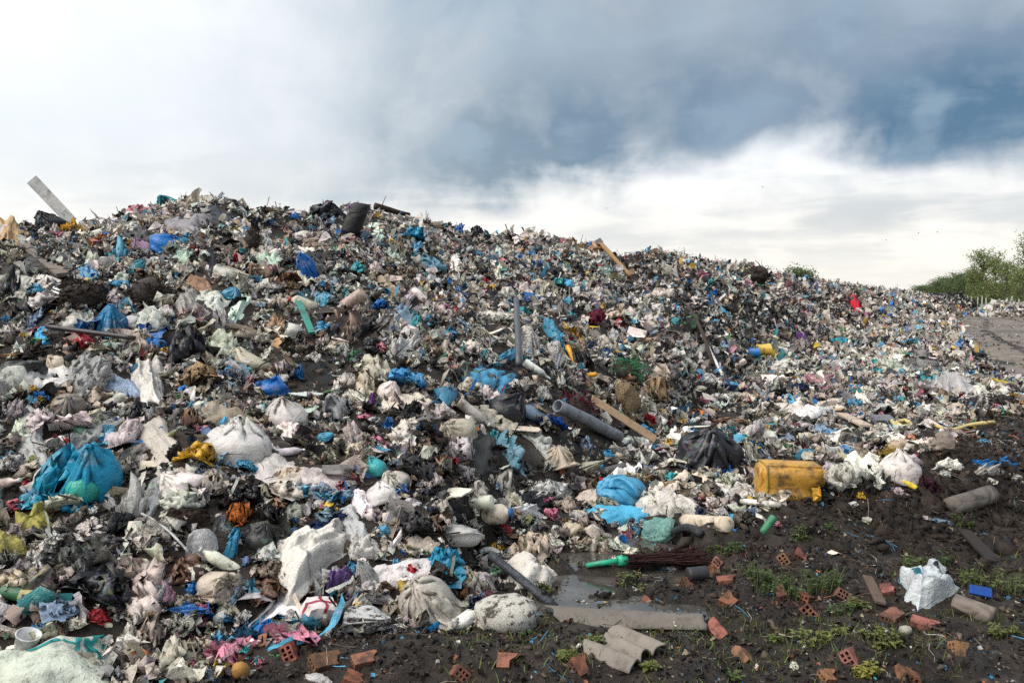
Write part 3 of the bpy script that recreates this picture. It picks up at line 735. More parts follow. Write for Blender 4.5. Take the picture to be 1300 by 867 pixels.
def bottle(name, u, v, L, kind, roll, color, label=None, cat='bottle', cap=(.6, .6, .58), lab=None, mat='hard', yaw=0.2, ref=None):
    p = hit1(u, v + 3); D = proj(p)[2]; s = L * D / FPX / 2
    e = empty(name, (p[0], p[1], p[2] + s * .25)); e.rotation_euler = (0, math.radians(roll), yaw); e.scale = (s, s, s)
    a, b, c = BOTTLES[kind]
    bb = inst('bottle_body', a, mat, (0, 0, 0), (1, 1, 1), (0, 0, 0), color, e); inst('cap', b, 'hard', (0, 0, 0), (1, 1, 1), (0, 0, 0), cap, bb)
    if lab: inst('paper_label', c, 'card', (0, 0, 0), (1, 1, 1), (0, 0, 0), lab, bb)
    KEEP.append((u, v, L * .4, L * .2))
    if label: tag(e, label, cat)
    if ref: MARKS.append((u, v, ref))
    return e

# ------------------------------------------------------------------ the things one can name, back to front
def knot(o, color, mat='film', s=None, loc=None):
    return inst('tied_end', random.choice(PROTO['wad']), mat, (0, 0, .72), (.22, .22, .22), (0, 0, random.random()), color, o)
def board(name, a, b, wpx, tpx, color, mat, label, cat, ref, D=None, lift=(.03, .03), tilt=0.3, bevel=0.004):
    A, B = (at(*a, D), at(*b, D)) if D else (hit1(*a) + np.array([0, 0, lift[0]]), hit1(*b) + np.array([0, 0, lift[1]]))
    dd = (proj(A)[2] + proj(B)[2]) / 2 / FPX; L = np.linalg.norm(B - A)
    V, F = box_mesh(L, wpx * dd, tpx * dd, bevel); V[:, 2] += 0.006 * L * fbm(V * 2 / L, 3, 2) * 3
    V[:, 1] += (0.12 * wpx * dd) * vnoise(V * 5, 8) * (np.abs(V[:, 0]) > L * .45)
    o = mesh_obj(name, V, F, mat, loc=(A + B) / 2, smooth=False); o.color = rc(color)
    x = Vector(B - A).normalized(); o.rotation_mode = 'QUATERNION'
    z = Vector((0, -math.sin(tilt), math.cos(tilt))); y = z.cross(x).normalized(); z = x.cross(y)
    o.rotation_quaternion = Matrix((x, y, z)).transposed().to_quaternion()
    tag(o, label, cat); m = ((a[0] + b[0]) / 2, (a[1] + b[1]) / 2)
    for k in np.linspace(0, 1, 6): KEEP.append((a[0] * (1 - k) + b[0] * k, a[1] * (1 - k) + b[1] * k, max(wpx, abs(b[0]-a[0]) * .1), wpx * .6))
    if ref: MARKS.append((*m, ref))
    return o
def twig_clump(name, u, v, w, h, color, label, cat, ref, n=160, seed=1, curl=1.0, r0=0.0035):
    p = hit1(u, v + .4 * h); D = proj(p)[2]; sx, sz = w * D / FPX / 2, h * D / FPX / 2; rng = np.random.default_rng(seed); parts = []
    for i in range(n):
        d = rng.normal(size=3); d /= np.linalg.norm(d); a = d * rng.uniform(.1, .75); c = rng.normal(size=3); c /= np.linalg.norm(c)
        t = np.linspace(0, 1, 5)[:, None]
        P = a + c * t * rng.uniform(.4, .9) + rng.normal(size=(5, 3)) * .06 * curl; P = P * np.array([sx, (sx + sz) * .4, sz])
        parts.append(tube_mesh(P, np.linspace(1, .3, 5) * r0 * rng.uniform(.6, 2.2) * (1 + D / 8), 3, False))
    V, F = join(parts); o = mesh_obj(name, V, F, 'fibre', loc=(p[0], p[1] + sx * .2, p[2] + sz * .75)); o.color = rc(color)
    cv, cf = rock_mesh(rng, 3); cv = cv * np.array([sx, (sx + sz) * .4, sz]) * .72
    core = mesh_obj('earth_core', cv, cf, 'soil', o)
    KEEP.append((u, v, w * .42, h * .42)); tag(o, label, cat); MARKS.append((u, v, ref)); return o

# --- on the crest, left
board('grey_board', (92, 282), (40, 228), 14, 2.5, (.50, .49, .47), 'card', 'long pale grey board poking up against the sky at the far left of the crest', 'board', 'the grey board on the crest', D=13.2, tilt=1.4)
drape('tan_carpet', [(-14, 270), (34, 268), (40, 318), (-14, 322)], (.50, .34, .19), 'cloth', 'tan carpet folded in thick rolls at the left edge of the crest', 'carpet', 'the tan carpet', fold=.09, freq=1.6, lift=.22, seed=1)
board('weathered_plank', (30, 318), (80, 358), 13, 4, (.17, .14, .12), 'wood', 'dark weathered plank sloping down below the tan carpet', 'plank', 'the dark weathered plank', lift=(.10, .10))
lump('ochre_cloth', 'cloth', 92, 287, 38, 24, (.55, .28, .03), 'cloth', 'crumpled ochre yellow cloth near the foot of the grey board', 'cloth', 'the ochre cloth')
o = lump('black_bag', 'bag', 64, 268, 38, 22, COLS['K'], 'film', 'black rubbish bag beside the grey board on the crest', 'bag', 'the black crest bag by the board'); knot(o, COLS['K'])
o = lump('teal_bag', 'bag', 212, 255, 26, 20, (.02, .32, .40), 'film', 'bright teal bag on the highest point of the left crest', 'bag', 'the teal bag on the crest'); knot(o, (.02, .32, .40))
lump('pink_cloth', 'cloth', 182, 261, 36, 18, (.62, .28, .30), 'cloth', 'faded pink cloth left of the teal crest bag', 'cloth', 'the pink cloth on the crest')
drape('grey_blanket', [(194, 276), (262, 272), (270, 312), (208, 296)], (.27, .25, .26), 'cloth', 'large crumpled grey blanket sagging just below the left crest', 'blanket', 'the grey blanket', fold=.06, freq=2.0, lift=.16, seed=2)
o = lump('blue_bag', 'bag', 213, 309, 46, 28, (.01, .20, .60), 'film', 'full blue bag resting under the grey blanket', 'bag', 'the blue bag under the grey blanket', roll=.5); knot(o, (.01, .2, .6))
o = lump('lilac_bag', 'bag', 180, 313, 26, 24, (.55, .33, .46), 'film', 'round lilac pink bag tied at the top, left of a blue bag', 'bag', 'the lilac bag'); knot(o, (.55, .33, .46))
lump('light_blue_film', 'wad', 151, 316, 28, 38, (.14, .46, .62), 'film', 'torn light blue film hanging left of the lilac bag', 'film', 'the light blue film')
lump('teal_bag', 'bag', 175, 341, 24, 20, (.05, .33, .42), 'film', 'small teal bag below the lilac bag', 'bag', 'the small teal bag', roll=1.2)
twig_clump('root_clump', 100, 376, 74, 50, (.030, .018, .013), 'dark brown root clump bristling with fibres on the left slope', 'root clump', 'the dark root clump', 420, 3)
o = lump('blue_bag', 'bag', 138, 407, 48, 42, (.03, .27, .52), 'film', 'shiny blue bag just right of the dark root clump', 'bag', 'the blue bag by the root clump'); knot(o, (.03, .27, .52))
o = lump('black_bag', 'wad', 229, 440, 64, 58, (.025, .025, .03), 'film', 'torn black bag draped down the left slope below the cardboard', 'bag', 'the torn black bag')
lump('red_bag', 'wad', 98, 432, 46, 32, (.65, .06, .09), 'film', 'coral red bag peaked like a tent on the left slope', 'bag', 'the coral red bag')
drape('clear_film', [(68, 446), (150, 448), (140, 500), (96, 524)], (.50, .49, .47), 'clear', 'dirty clear film sheet hanging below the black pole', 'film', 'the dirty clear film', fold=.06, freq=2.4, lift=.10, seed=3)
drape('white_sack', [(152, 456), (196, 450), (228, 520), (190, 540)], (.62, .58, .53), 'cloth', 'soiled white sack sagging to the right of the dirty clear film', 'sack', 'the soiled white sack', fold=.06, freq=2.2, lift=.14, seed=4)
rod('black_pole', (60, 446), (172, 461), 3, (.025, .022, .02), 'hard', 'thin black pole lying across the clear film on the left', 'pole', 'the black pole', (.20, .20))
drape('cardboard_sheet', [(226, 348), (266, 345), (284, 388), (240, 366)], (.27, .16, .10), 'card', 'brown cardboard sheet bent over on the upper left slope', 'cardboard', 'the brown cardboard', fold=.02, freq=1.0, lift=.04, seed=5, n=16)
drape('netted_sack', [(210, 360), (250, 368), (268, 410), (228, 414)], (.36, .34, .31), 'cloth', 'grey netted sack with pale strings under the brown cardboard', 'sack', 'the netted sack', fold=.05, freq=4, lift=.12, seed=6)
drape('dark_garment', [(258, 308), (270, 310), (281, 362), (268, 362)], (.020, .018, .030), 'cloth', 'dark navy garment hanging in a narrow strip below the grey blanket', 'garment', 'the dark hanging garment', fold=.03, freq=2, lift=.14, seed=7, n=20)
twig_clump('straw_clump', 190, 370, 58, 50, (.060, .045, .034), 'matted grey brown straw clump between root clump and cardboard', 'straw clump', 'the straw clump', 260, 4)
twig_clump('hair_clump', 320, 306, 26, 34, (.085, .055, .035), 'small brown hairy clump near the crest, right of the blanket', 'fibre clump', 'the brown hairy clump', 160, 5)
drape('charcoal_sheet', [(240, 258), (300, 272), (312, 292), (268, 280)], (.055, .06, .075), 'cloth', 'charcoal sheet lying over the crest right of the teal bag', 'sheet', 'the charcoal crest sheet', fold=.04, lift=.1, seed=8)
lump('white_garment', 'cloth', 250, 254, 54, 14, (.62, .60, .57), 'cloth', 'whitish garment heaped on the skyline right of the teal bag', 'garment', 'the whitish skyline garment')
# --- crest, middle
p0 = hit1(448, 300)
V, F = tube_mesh(np.array([[0, 0, 0], [.04, 0, .25], [.11, 0, .5], [.17, 0, .72], [.19, 0, .80]]), [.12, .14, .13, .13, .10], 18)
V = V * (1 + .05 * fbm(V * 6, 4, 3))[:, None]
o = mesh_obj('black_roll', V, F, 'rubber', loc=(p0[0] - .06, p0[1], p0[2] - .05)); o.color = rc((.012, .012, .014)); o.scale = (1.0, 1.0, .62)
tag(o, 'thick black rubber roll standing upright on the middle crest', 'roll'); MARKS.append((455, 275, 'the black upright roll')); KEEP.append((455, 278, 16, 24))
o = lump('black_bag', 'wad', 416, 268, 56, 30, (.018, .020, .025), 'film', 'black sheet bag left of the upright black roll', 'bag', 'the black crest bag by the roll')
lump('purple_bag', 'wad', 447, 262, 14, 10, COLS['U'], 'film', 'small purple bag wedged behind the upright black roll', 'bag', 'the purple bag')
rod('dark_log', (476, 268), (520, 276), 4.5, (.05, .035, .025), 'wood', 'dark log lying along the crest right of the black roll', 'log', 'the dark log', (.1, .1), taper=.6)
lump('pink_cloth', 'cloth', 446, 303, 30, 13, (.60, .36, .36), 'cloth', 'pale pink cloth at the foot of the black roll', 'cloth', 'the pale pink cloth')
o = lump('blue_bag', 'bag', 388, 338, 26, 42, (.01, .17, .55), 'film', 'vivid blue bag hanging on the upper middle slope', 'bag', 'the vivid blue bag', roll=-.3)
lump('cyan_bag', 'wad', 523, 299, 40, 24, (.02, .36, .60), 'film', 'cyan bag flattened near the crest, right of the black roll', 'bag', 'the cyan crest bag')
lump('pale_blue_bag', 'wad', 545, 333, 46, 26, (.25, .47, .58), 'film', 'crumpled pale blue bag below the cyan crest bag', 'bag', 'the pale blue bag')
drape('cardboard_flap', [(334, 440), (358, 418), (382, 436), (350, 446)], (.50, .31, .16), 'card', 'light tan cardboard flap open on the middle left slope', 'cardboard', 'the tan cardboard flap', fold=.01, freq=1, lift=.03, seed=9, n=14)
lump('brown_bag', 'wad', 446, 410, 30, 30, (.28, .19, .13), 'film', 'brown paper bag left of a torn black strip', 'bag', 'the brown paper bag')
drape('black_sheet', [(440, 425), (480, 402), (490, 408), (452, 434)], (.02, .02, .022), 'film', 'torn black plastic strip right of the brown paper bag', 'film', 'the torn black strip', fold=.05, lift=.10, seed=10)
drape('white_wrap', [(480, 436), (538, 428), (540, 452), (494, 470)], (.66, .64, .60), 'film', 'curved off white wrap sheet with blue print at mid slope', 'wrap', 'the curved off white wrap', fold=.05, lift=.12, seed=11)
board('green_board', (379, 408), (396, 436), 8, 3, (.02, .22, .17), 'hard', 'narrow green plastic board leaning right of the cardboard flap', 'board', 'the green board', lift=(.2, .1))
# --- middle right slope
o = lump('white_sack', 'bag', 666, 432, 52, 40, (.66, .61, .55), 'cloth', 'big stuffed off white sack behind the dark tube', 'sack', 'the big stuffed sack')
rod('dark_tube', (655, 412), (659, 482), 4, (.07, .075, .085), 'hard', 'dark grey tube hanging down in front of the stuffed sack', 'tube', 'the dark grey tube', (.32, .16), bend=.04)
lump('white_sack', 'lump', 704, 453, 24, 42, (.60, .57, .53), 'cloth', 'slim off white sack right of the big stuffed one', 'sack', 'the slim off white sack', roll=.4)
drape('blue_strip', [(676, 398), (694, 400), (722, 448), (706, 446)], (.03, .27, .42), 'film', 'long blue plastic strip running down beside the slim sack', 'strip', 'the long blue strip', fold=.04, lift=.12, seed=12)
lump('white_bag', 'wad', 632, 400, 48, 18, COLS['W'], 'film', 'white bag heap left of the long blue strip', 'bag', 'the white bag heap')
yl = rod('yellow_strap', (720, 456), (756, 488), 3, (.80, .40, .02), 'hard', 'yellow orange strap curling on the slope below the blue strip', 'strap', 'the yellow strap', (.16, .12), bend=-.14)
rod('brown_pole', (764, 318), (800, 356), 3.2, (.30, .19, .09), 'wood', 'brown wooden pole slanting down from the crest notch', 'pole', 'the brown pole', (.30, .12), taper=.8)
rod('grey_pipe', (708, 535), (786, 566), 8, (.20, .22, .25), 'hard', 'thick grey plastic pipe slanting down at the toe of the heap', 'pipe', 'the thick grey pipe', (.15, .10), hollow=True)
board('cardboard_plank', (751, 524), (832, 568), 11, 2.5, (.40, .27, .17), 'card', 'long cardboard plank lying parallel above the grey pipe', 'plank', 'the cardboard plank', lift=(.15, .09), tilt=.9)
p = lump('rolled_rug', 'lump', 800, 508, 30, 54, (.26, .19, .11), 'cloth', 'bent tan rolled rug standing among rubbish above the cardboard plank', 'rug', 'the rolled rug', roll=-.55)
lump('blue_net', 'wad', 700, 537, 42, 22, (.01, .08, .36), 'cloth', 'tangled deep blue net at the upper end of the grey pipe', 'net', 'the deep blue net')
twig_clump('green_net', 795, 470, 50, 40, (.05, .30, .13), 'loose bright green net on the slope above the rolled rug', 'net', 'the green net', 200, 6, 2.0, .002)
twig_clump('maroon_clump', 735, 515, 44, 46, (.09, .010, .025), 'maroon stringy clump left of the cardboard plank', 'fibre clump', 'the maroon clump', 220, 7)
rod('white_pipe', (891, 446), (917, 484), 2.0, (.75, .74, .70), 'hard', 'thin white pipe leaning on dark earth at the right flank', 'pipe', 'the thin white pipe', (.3, .1))
rod('dead_branch', (905, 470), (866, 408), 2.8, (.06, .045, .035), 'wood', 'crooked dead branch rising on the right flank left of the white pipe', 'branch', 'the dead branch', (.1, .4), taper=.35, bend=.2)
twig_clump('root_clump', 962, 350, 44, 34, (.030, .018, .013), 'dark root clump on the far crest', 'root clump', 'the far root clump', 260, 8)
drape('red_cloth', [(1072, 372), (1086, 370), (1101, 404), (1085, 402)], (.50, .012, .03), 'cloth', 'bright red cloth hanging on the far right slope', 'cloth', 'the red cloth', fold=.06, lift=.25, seed=13, n=20)
lump('pink_bag', 'lump', 1100, 400, 12, 8, (.75, .12, .40), 'film', 'tiny hot pink bag at the foot of the red cloth', 'bag', 'the hot pink bag')
drape('blue_film_loop', [(612, 548), (644, 546), (670, 604), (658, 606)], (.16, .36, .44), 'film', 'faded blue film loop drooping at the left of the deep blue net', 'film', 'the faded blue film loop', fold=.05, lift=.10, seed=14)
# --- the littered flat on the right
o = lump('black_bag', 'bag', 907, 570, 92, 54, (.035, .037, .045), 'film', 'large dark grey rubbish bag lying on the flat litter', 'bag', 'the large dark bag', roll=.15)
knot(o, (.035, .037, .045))
# yellow canister: battered rectangular can on its side
p = hit1(1008, 634); Dc = proj(p)[2] / FPX
can = empty('yellow_canister', (p[0], p[1] + .12, p[2] - .03)); can.rotation_euler = (0, math.radians(1.5), math.radians(-4))
bw, bh = 79 * Dc, 50 * Dc
bm = bmesh.new(); bmesh.ops.create_cube(bm, size=1.0)
for v in bm.verts: v.co = (v.co.x * bw, v.co.y * .24, v.co.z * bh)
bmesh.ops.bevel(bm, geom=bm.edges[:], offset=.025, segments=3, affect='EDGES'); bmesh.ops.subdivide_edges(bm, edges=bm.edges[:], cuts=4, use_grid_fill=True)
for v in bm.verts:
    z = v.co.z / bh
    dent = .060 * math.exp(-((z + .14) / .07) ** 2) * (1 if v.co.y < -.05 else 0) + (.09 * math.exp(-((v.co.x / bw - .42) / .1) ** 2 - ((z + .25) / .16) ** 2) if v.co.y < -.05 else 0)
    v.co.y += dent; v.co.x -= .10 * bw * max(0, -z - .1) * (v.co.x > 0) * .6
    v.co.y += .006 * math.sin(v.co.x * 30) * math.sin(z * 9); v.co.x += .008 * math.sin(z * 17)
me = bpy.data.meshes.new('can_body'); bm.to_mesh(me); bm.free(); me.materials.append(trash_mat('rusty_yellow', 'const', .45, 0, .85, 8, 6, .4, .03, lo=.47, hi=.66, const=(.52, .27, .04)))
me.polygons.foreach_set('use_smooth', np.ones(len(me.polygons), bool))
b = bpy.data.objects.new('can_body', me); COL.objects.link(b); b.parent = can; b.location = (0, 0, bh / 2 - .01)
V, F = fold_sheet(12, np.random.default_rng(8), 2, .8, .06); h = mesh_obj('torn_flap', V * .055, F, 'hard', can); h.location = (bw * .40, -.13, bh * .30); h.rotation_euler = (1.2, 0, .3); h.color = rc((.62, .36, .03))
V, F = lathe([(.03, 0), (.03, .03), (.026, .034)], 16); h = mesh_obj('cap', V, F, 'hard', can); h.location = (bw * .5 - .02, .06, bh * .75); h.rotation_euler = (0, math.pi / 2, 0); h.color = rc((.1, .08, .05))
V, F = box_mesh(.012, .252, bh * .97, .004); h = mesh_obj('side_seam', V, F, 'hard', can); h.location = (-bw * .5 + .035, -.002, bh / 2 - .01); h.color = rc((.42, .30, .05))
tag(can, 'battered yellow canister lying on its side at the edge of the litter', 'canister'); MARKS.append((1008, 611, 'the yellow canister')); KEEP.append((1008, 604, 40, 22))
drape('white_film', [(782, 632), (870, 622), (912, 650), (800, 666)], (.74, .69, .62), 'film', 'wide crumpled off white film sheet spread before the puddle', 'film', 'the wide off white film', fold=.035, lift=.13, seed=15)
drape('blue_bag', [(1226, 584), (1290, 577), (1300, 592), (1238, 600)], (.01, .26, .66), 'film', 'bright blue bag spread on dark soil at the right edge', 'bag', 'the bright blue bag at the right edge', fold=.03, lift=.05, seed=16)
rod('mud_roll', (1206, 650), (1258, 636), 12, (.13, .115, .10), 'cloth', 'muddy grey roll half buried in the dark soil at right', 'roll', 'the muddy grey roll', (.03, .05))
V = None
for (u, v, w, h, c, nm, ref) in ((964, 446, 26, 14, 'Y', 'yellow plastic tub lying beside a blue tub on far litter', 'the yellow tub'), (953, 449, 18, 12, 'B', 'blue plastic tub lying beside a yellow tub on far litter', 'the blue tub')):
    p = hit1(u, v + 4); d = proj(p)[2] / FPX
    Vv, Ff = lathe([(0, -.5), (.42, -.5), (.46, -.46), (.5, .5), (.54, .5), (.54, .55), (.46, .55), (.43, -.42), (0, -.42)], 20)
    o = mesh_obj('plastic_tub', Vv * np.array([h * d, h * d, w * d]), Ff, 'hard', loc=(p[0], p[1], p[2] + h * d * .45)); o.rotation_euler = (0, math.pi / 2, .3); o.color = rc(COLS[c]); tag(o, nm, 'tub'); MARKS.append((u, v, ref)); KEEP.append((u, v, w * .5, h * .5))
o = lump('pink_bag', 'lump', 1045, 483, 36, 18, (.70, .38, .42), 'film', 'pale pink stuffed bag on the far flat litter', 'bag', 'the pale pink bag')
lump('grey_netting', 'wad', 1177, 462, 54, 24, (.26, .25, .24), 'cloth', 'dark grey heap of netting on the far right litter', 'netting', 'the grey netting')
drape('grey_tarpaulin', [(1170, 484), (1216, 478), (1268, 500), (1180, 508)], (.58, .55, .53), 'film', 'long pale grey tarpaulin on the far right litter', 'tarpaulin', 'the pale grey tarpaulin', fold=.08, lift=.20, seed=17)
lump('yellow_crate_bag', 'lump', 1276, 488, 32, 16, (.62, .48, .06), 'film', 'yellow bag right of the pale grey tarpaulin', 'bag', 'the yellow bag by the tarpaulin')
twig_clump('dark_clump', 1274, 511, 44, 22, (.035, .022, .016), 'dark brown matted clump at the right border below a yellow bag', 'clump', 'the dark clump at the right border', 160, 9)
drape('white_cloth_roll', [(988, 535), (1020, 514), (1068, 524), (1030, 545)], (.68, .66, .63), 'cloth', 'arched white cloth roll on the flat litter', 'cloth', 'the arched white cloth', fold=.05, lift=.16, seed=18)
drape('white_sheet', [(1036, 552), (1080, 540), (1100, 556), (1070, 572)], (.72, .69, .64), 'card', 'large flat white sheet right of the jeans scrap', 'sheet', 'the flat white sheet', fold=.012, lift=.10, seed=19, n=18)
drape('jeans', [(974, 545), (1002, 548), (1026, 572), (1000, 574)], (.20, .26, .34), 'cloth', 'faded blue jeans crumpled between litter sheets', 'jeans', 'the faded jeans', fold=.04, lift=.10, seed=20)
drape('cardboard_sheet', [(1122, 562), (1150, 553), (1172, 572), (1118, 578)], (.42, .32, .24), 'card', 'flat cardboard sheet at the soil edge right of the white sheet', 'cardboard', 'the flat cardboard sheet', fold=.01, lift=.06, seed=21, n=14)
board('grey_slab', (1108, 538), (1134, 538), 16, 5, (.16, .16, .17), 'hard', 'small dark grey slab left of the yellow hose', 'slab', 'the dark grey slab', lift=(.06, .06))
board('pale_board', (1068, 530), (1100, 546), 14, 3, (.50, .40, .32), 'card', 'pale brown board left of the dark grey slab', 'board', 'the pale brown board', lift=(.06, .06))
# yellow hose: loops on the ground
hp = [(1130, 536), (1138, 548), (1158, 545), (1150, 538), (1136, 541), (1150, 550), (1180, 542), (1206, 553), (1232, 544), (1262, 541)]
P = np.array([hit1(*q) + np.array([0, 0, .05]) for q in hp]); s = np.linspace(0, len(P) - 1, 90); k = np.arange(len(P))
P = np.stack([np.interp(s, k, P[:, i]) for i in range(3)], 1)
for _ in range(8): P[1:-1] = (P[:-2] + 2 * P[1:-1] + P[2:]) / 4
V, F = tube_mesh(P - P.mean(0), .026, 8); o = mesh_obj('yellow_hose', V, F, 'hard', loc=P.mean(0)); o.color = rc((.72, .56, .20)); tag(o, 'pale yellow hose coiled and trailing across the dark ground', 'hose'); MARKS.append((1180, 544, 'the yellow hose'))
for a, b in zip(hp, hp[1:]): KEEP.append(((a[0] + b[0]) / 2, (a[1] + b[1]) / 2, 14, 5))
# --- left slope, near
o = lump('blue_net_bag', 'bag', 112, 606, 74, 84, (.02, .36, .58), 'film', 'big bright blue bag with a greenish load on the left slope', 'bag', 'the big bright blue bag', roll=.2, sink=.75)
i2 = inst('bag_flap', PROTO['wad'][6], 'film', (-.85, -.05, -.1), (.75, .6, .8), (0, .3, .3), (.03, .40, .60), o)
i3 = inst('green_load', PROTO['stone'][0], 'film', (.0, -.32, -.42), (.55, .5, .42), (0, 0, 0), (.05, .50, .38), o)
lump('blue_wrap', 'wad', 40, 632, 48, 26, (.04, .38, .56), 'film', 'blue twisted bag end trailing left of the big blue bag', 'bag', 'the trailing blue bag end')
drape('olive_cloth', [(10, 672), (62, 640), (76, 652), (46, 706)], (.34, .30, .08), 'cloth', 'olive yellow cloth twisted at the left edge below the blue bag', 'cloth', 'the olive cloth', fold=.04, lift=.12, seed=22)
drape('olive_cloth_end', [(-30, 690), (16, 668), (48, 704), (-30, 716)], (.36, .32, .10), 'cloth', 'flat olive yellow cloth end touching the left picture edge', 'cloth', 'the flat olive cloth end', fold=.03, lift=.08, seed=23)
o = lump('white_bag', 'bag', 298, 557, 96, 56, (.84, .80, .75), 'film', 'large knotted white bag standing on the near left slope', 'bag', 'the large knotted white bag'); knot(o, (.78, .74, .69), s=(.24, .3, .42), loc=(-.05, 0, .9))
bottle('red_bottle', 290, 582, 32, 2, -35, (.55, .02, .06), 'red plastic bottle lying against the large knotted white bag', ref='the red bottle')
lump('blue_scrap', 'wad', 311, 592, 30, 18, (.06, .38, .58), 'film', 'blue crumpled film right below the red bottle', 'film', 'the blue film by the red bottle')
lump('white_bag', 'wad', 168, 630, 46, 64, (.66, .64, .60), 'clear', 'limp white bag hanging right of the big blue bag', 'bag', 'the limp white bag')
bottle('green_glass_bottle', 38, 763, 70, 1, 196, (.03, .13, .06), 'green glass bottle with a soiled cream label lying at lower left', cap=(.02, .09, .04), lab=(.60, .52, .25), ref='the green glass bottle', yaw=.1)
o = lump('black_bag', 'wad', 122, 748, 96, 54, (.022, .023, .027), 'film', 'glossy black bag stretched in folds right of the green glass bottle', 'bag', 'the glossy black bag')
# great pale sack with teal print
sk, sf, c = drape('woven_sack', [(-50, 838), (156, 782), (196, 905), (-50, 905)], (.52, .55, .46), 'cloth', 'great pale green woven sack with teal letters in the bottom left corner', 'sack', 'the great pale green sack', n=60, fold=.030, lift=.13, seed=24, freq=1.5, rag=.05)
T_ = (.02, .27, .27)
for k, st in enumerate(([(.60, 0.26), (.68, 0.34)], [(.70, 0.22), (.68, 0.34), (.66, 0.46)], [(.735, 0.22), (.74, 0.46)], [(.80, 0.20), (.75, 0.33), (.80, 0.46)], [(.90, 0.23), (.85, 0.22), (.84, 0.30), (.89, 0.35), (.89, 0.44), (.83, 0.46)])):
    patch('printed_letter', sf, c, st, T_, 'drapecloth', sk, width=.030)
patch('printed_band', sf, c, [(.78, 0.15), (.93, 0.15)], T_, 'cloth', sk, width=.06)
patch('printed_band', sf, c, [(.42, 0.34), (.58, 0.24)], T_, 'cloth', sk, width=.05)
patch('orange_stain', sf, c, [(.90, .45), (.93, .62), (.93, .80)], (.55, .24, .02), 'cloth', sk, width=.035)
for pts in ([(.72, .36), (.80, .50), (.85, .66), (.87, .9)], [(.62, .44), (.74, .48), (.82, .6), (.84, .9)], [(.77, .42), (.84, .40), (.89, .55), (.90, .8)]):
    patch('wire', sf, c, pts, (.02, .018, .016), 'hard', sk, off=.012, width=.007)
KEEP.append((112, 810, 50, 26))
lump('clear_bag', 'lump', 259, 696, 32, 48, (.56, .56, .55), 'clear', 'stuffed clear grey bag hanging near the blue ribbon', 'bag', 'the stuffed clear bag')
drape('blue_ribbon', [(288, 678), (302, 680), (306, 704), (286, 712)], (.05, .33, .55), 'film', 'short blue ribbon hanging right of the stuffed clear bag', 'ribbon', 'the short blue ribbon', fold=.03, lift=.10, seed=25, n=18)
bottle('clear_bottle', 303, 742, 36, 0, 92, (.40, .40, .39), 'clear plastic bottle with a white label standing below the blue ribbon', lab=(.7, .68, .64), ref='the clear bottle', mat='clear')
p = hit1(33, 834); d = proj(p)[2] / FPX
V, F = lathe([(0, -.5), (.30, -.5), (.33, -.47), (.42, .46), (.45, .47), (.45, .5), (.40, .5), (.30, -.42), (0, -.42)], 24)
o = mesh_obj('white_cup', V * 34 * d, F, 'hard', loc=(p[0], p[1], p[2] + 15 * d)); o.rotation_euler = (.1, .35, 0); o.color = rc((.70, .69, .67)); tag(o, 'white plastic cup tipped over above the great green sack', 'cup'); MARKS.append((33, 820, 'the white cup')); KEEP.append((33, 820, 18, 18))
drape('fibre_mat', [(196, 662), (262, 652), (280, 664), (206, 682)], (.045, .030, .022), 'fibre', 'dark brown fibre mat jutting out above the stuffed clear bag', 'mat', 'the dark fibre mat', fold=.015, lift=.16, seed=26)
rod('grey_strap', (180, 676), (246, 716), 1.6, (.45, .43, .41), 'hard', 'thin pale grey strap bending down from the dark fibre mat', 'strap', 'the pale grey strap', (.10, .03), bend=.03)
lump('pink_film', 'wad', 208, 752, 32, 34, (.50, .30, .38), 'clear', 'dusty pink film bag right of the glossy black bag', 'bag', 'the dusty pink bag')
lump('red_rag', 'wad', 124, 781, 30, 18, (.62, .05, .06), 'film', 'red rag under the right end of the glossy black bag', 'rag', 'the red rag')
# --- toe of the heap, centre
drape('white_canvas', [(350, 676), (440, 662), (462, 690), (352, 790)], (.64, .60, .54), 'cloth', 'large soiled white canvas sheet draped over the toe of the heap', 'canvas', 'the large white canvas', n=52, fold=.045, lift=.20, seed=27, freq=1.7, tuck=.0)
drape('white_canvas_fold', [(436, 676), (486, 690), (500, 716), (440, 712)], (.60, .57, .52), 'cloth', 'wrinkled white cloth fold right of the large white canvas', 'cloth', 'the wrinkled white fold', fold=.03, lift=.10, seed=28, freq=4)
p = hit1(400, 798); d = proj(p)[2] / FPX
bx = empty('gift_box', (p[0], p[1] + .06, p[2])); bx.rotation_euler = (.25, .12, .45)
def crushed(sx, sy, sz):
    bm = bmesh.new(); bmesh.ops.create_cube(bm, size=1.0); bmesh.ops.subdivide_edges(bm, edges=bm.edges[:], cuts=7, use_grid_fill=True)
    V = np.array([v.co[:] for v in bm.verts]); bm.verts.index_update(); F = [[v.index for v in f.verts] for f in bm.faces]; bm.free()
    r = np.random.default_rng(4); q = V * np.array([1, .8, .8]); dn = np.stack([folds(q + 1, r, .045, .9, 3), folds(q + 3, r, .045, .9, 3), folds(q + 5, r, .06, .8, 3)], -1)
    V = V * np.array([1 - .0, 1, 1]); V[:, 0] *= 1 - .25 * (V[:, 2] + .5); V[:, 2] -= .22 * np.clip(V[:, 0] + .1, 0, 1) * (V[:, 2] > 0); V = V + dn; return V * np.array([sx, sy, sz]), F
V, F = crushed(46 * d, 34 * d, 34 * d); o = mesh_obj('box', V, F, 'card', bx, smooth=False); o.location = (0, 0, 15 * d); o.color = rc((.62, .56, .53))
bm = bmesh.new(); bmesh.ops.create_cube(bm, size=1.0); bmesh.ops.subdivide_edges(bm, edges=bm.edges[:], cuts=7, use_grid_fill=True); U0 = np.array([v.co[:] for v in bm.verts]); bm.free()
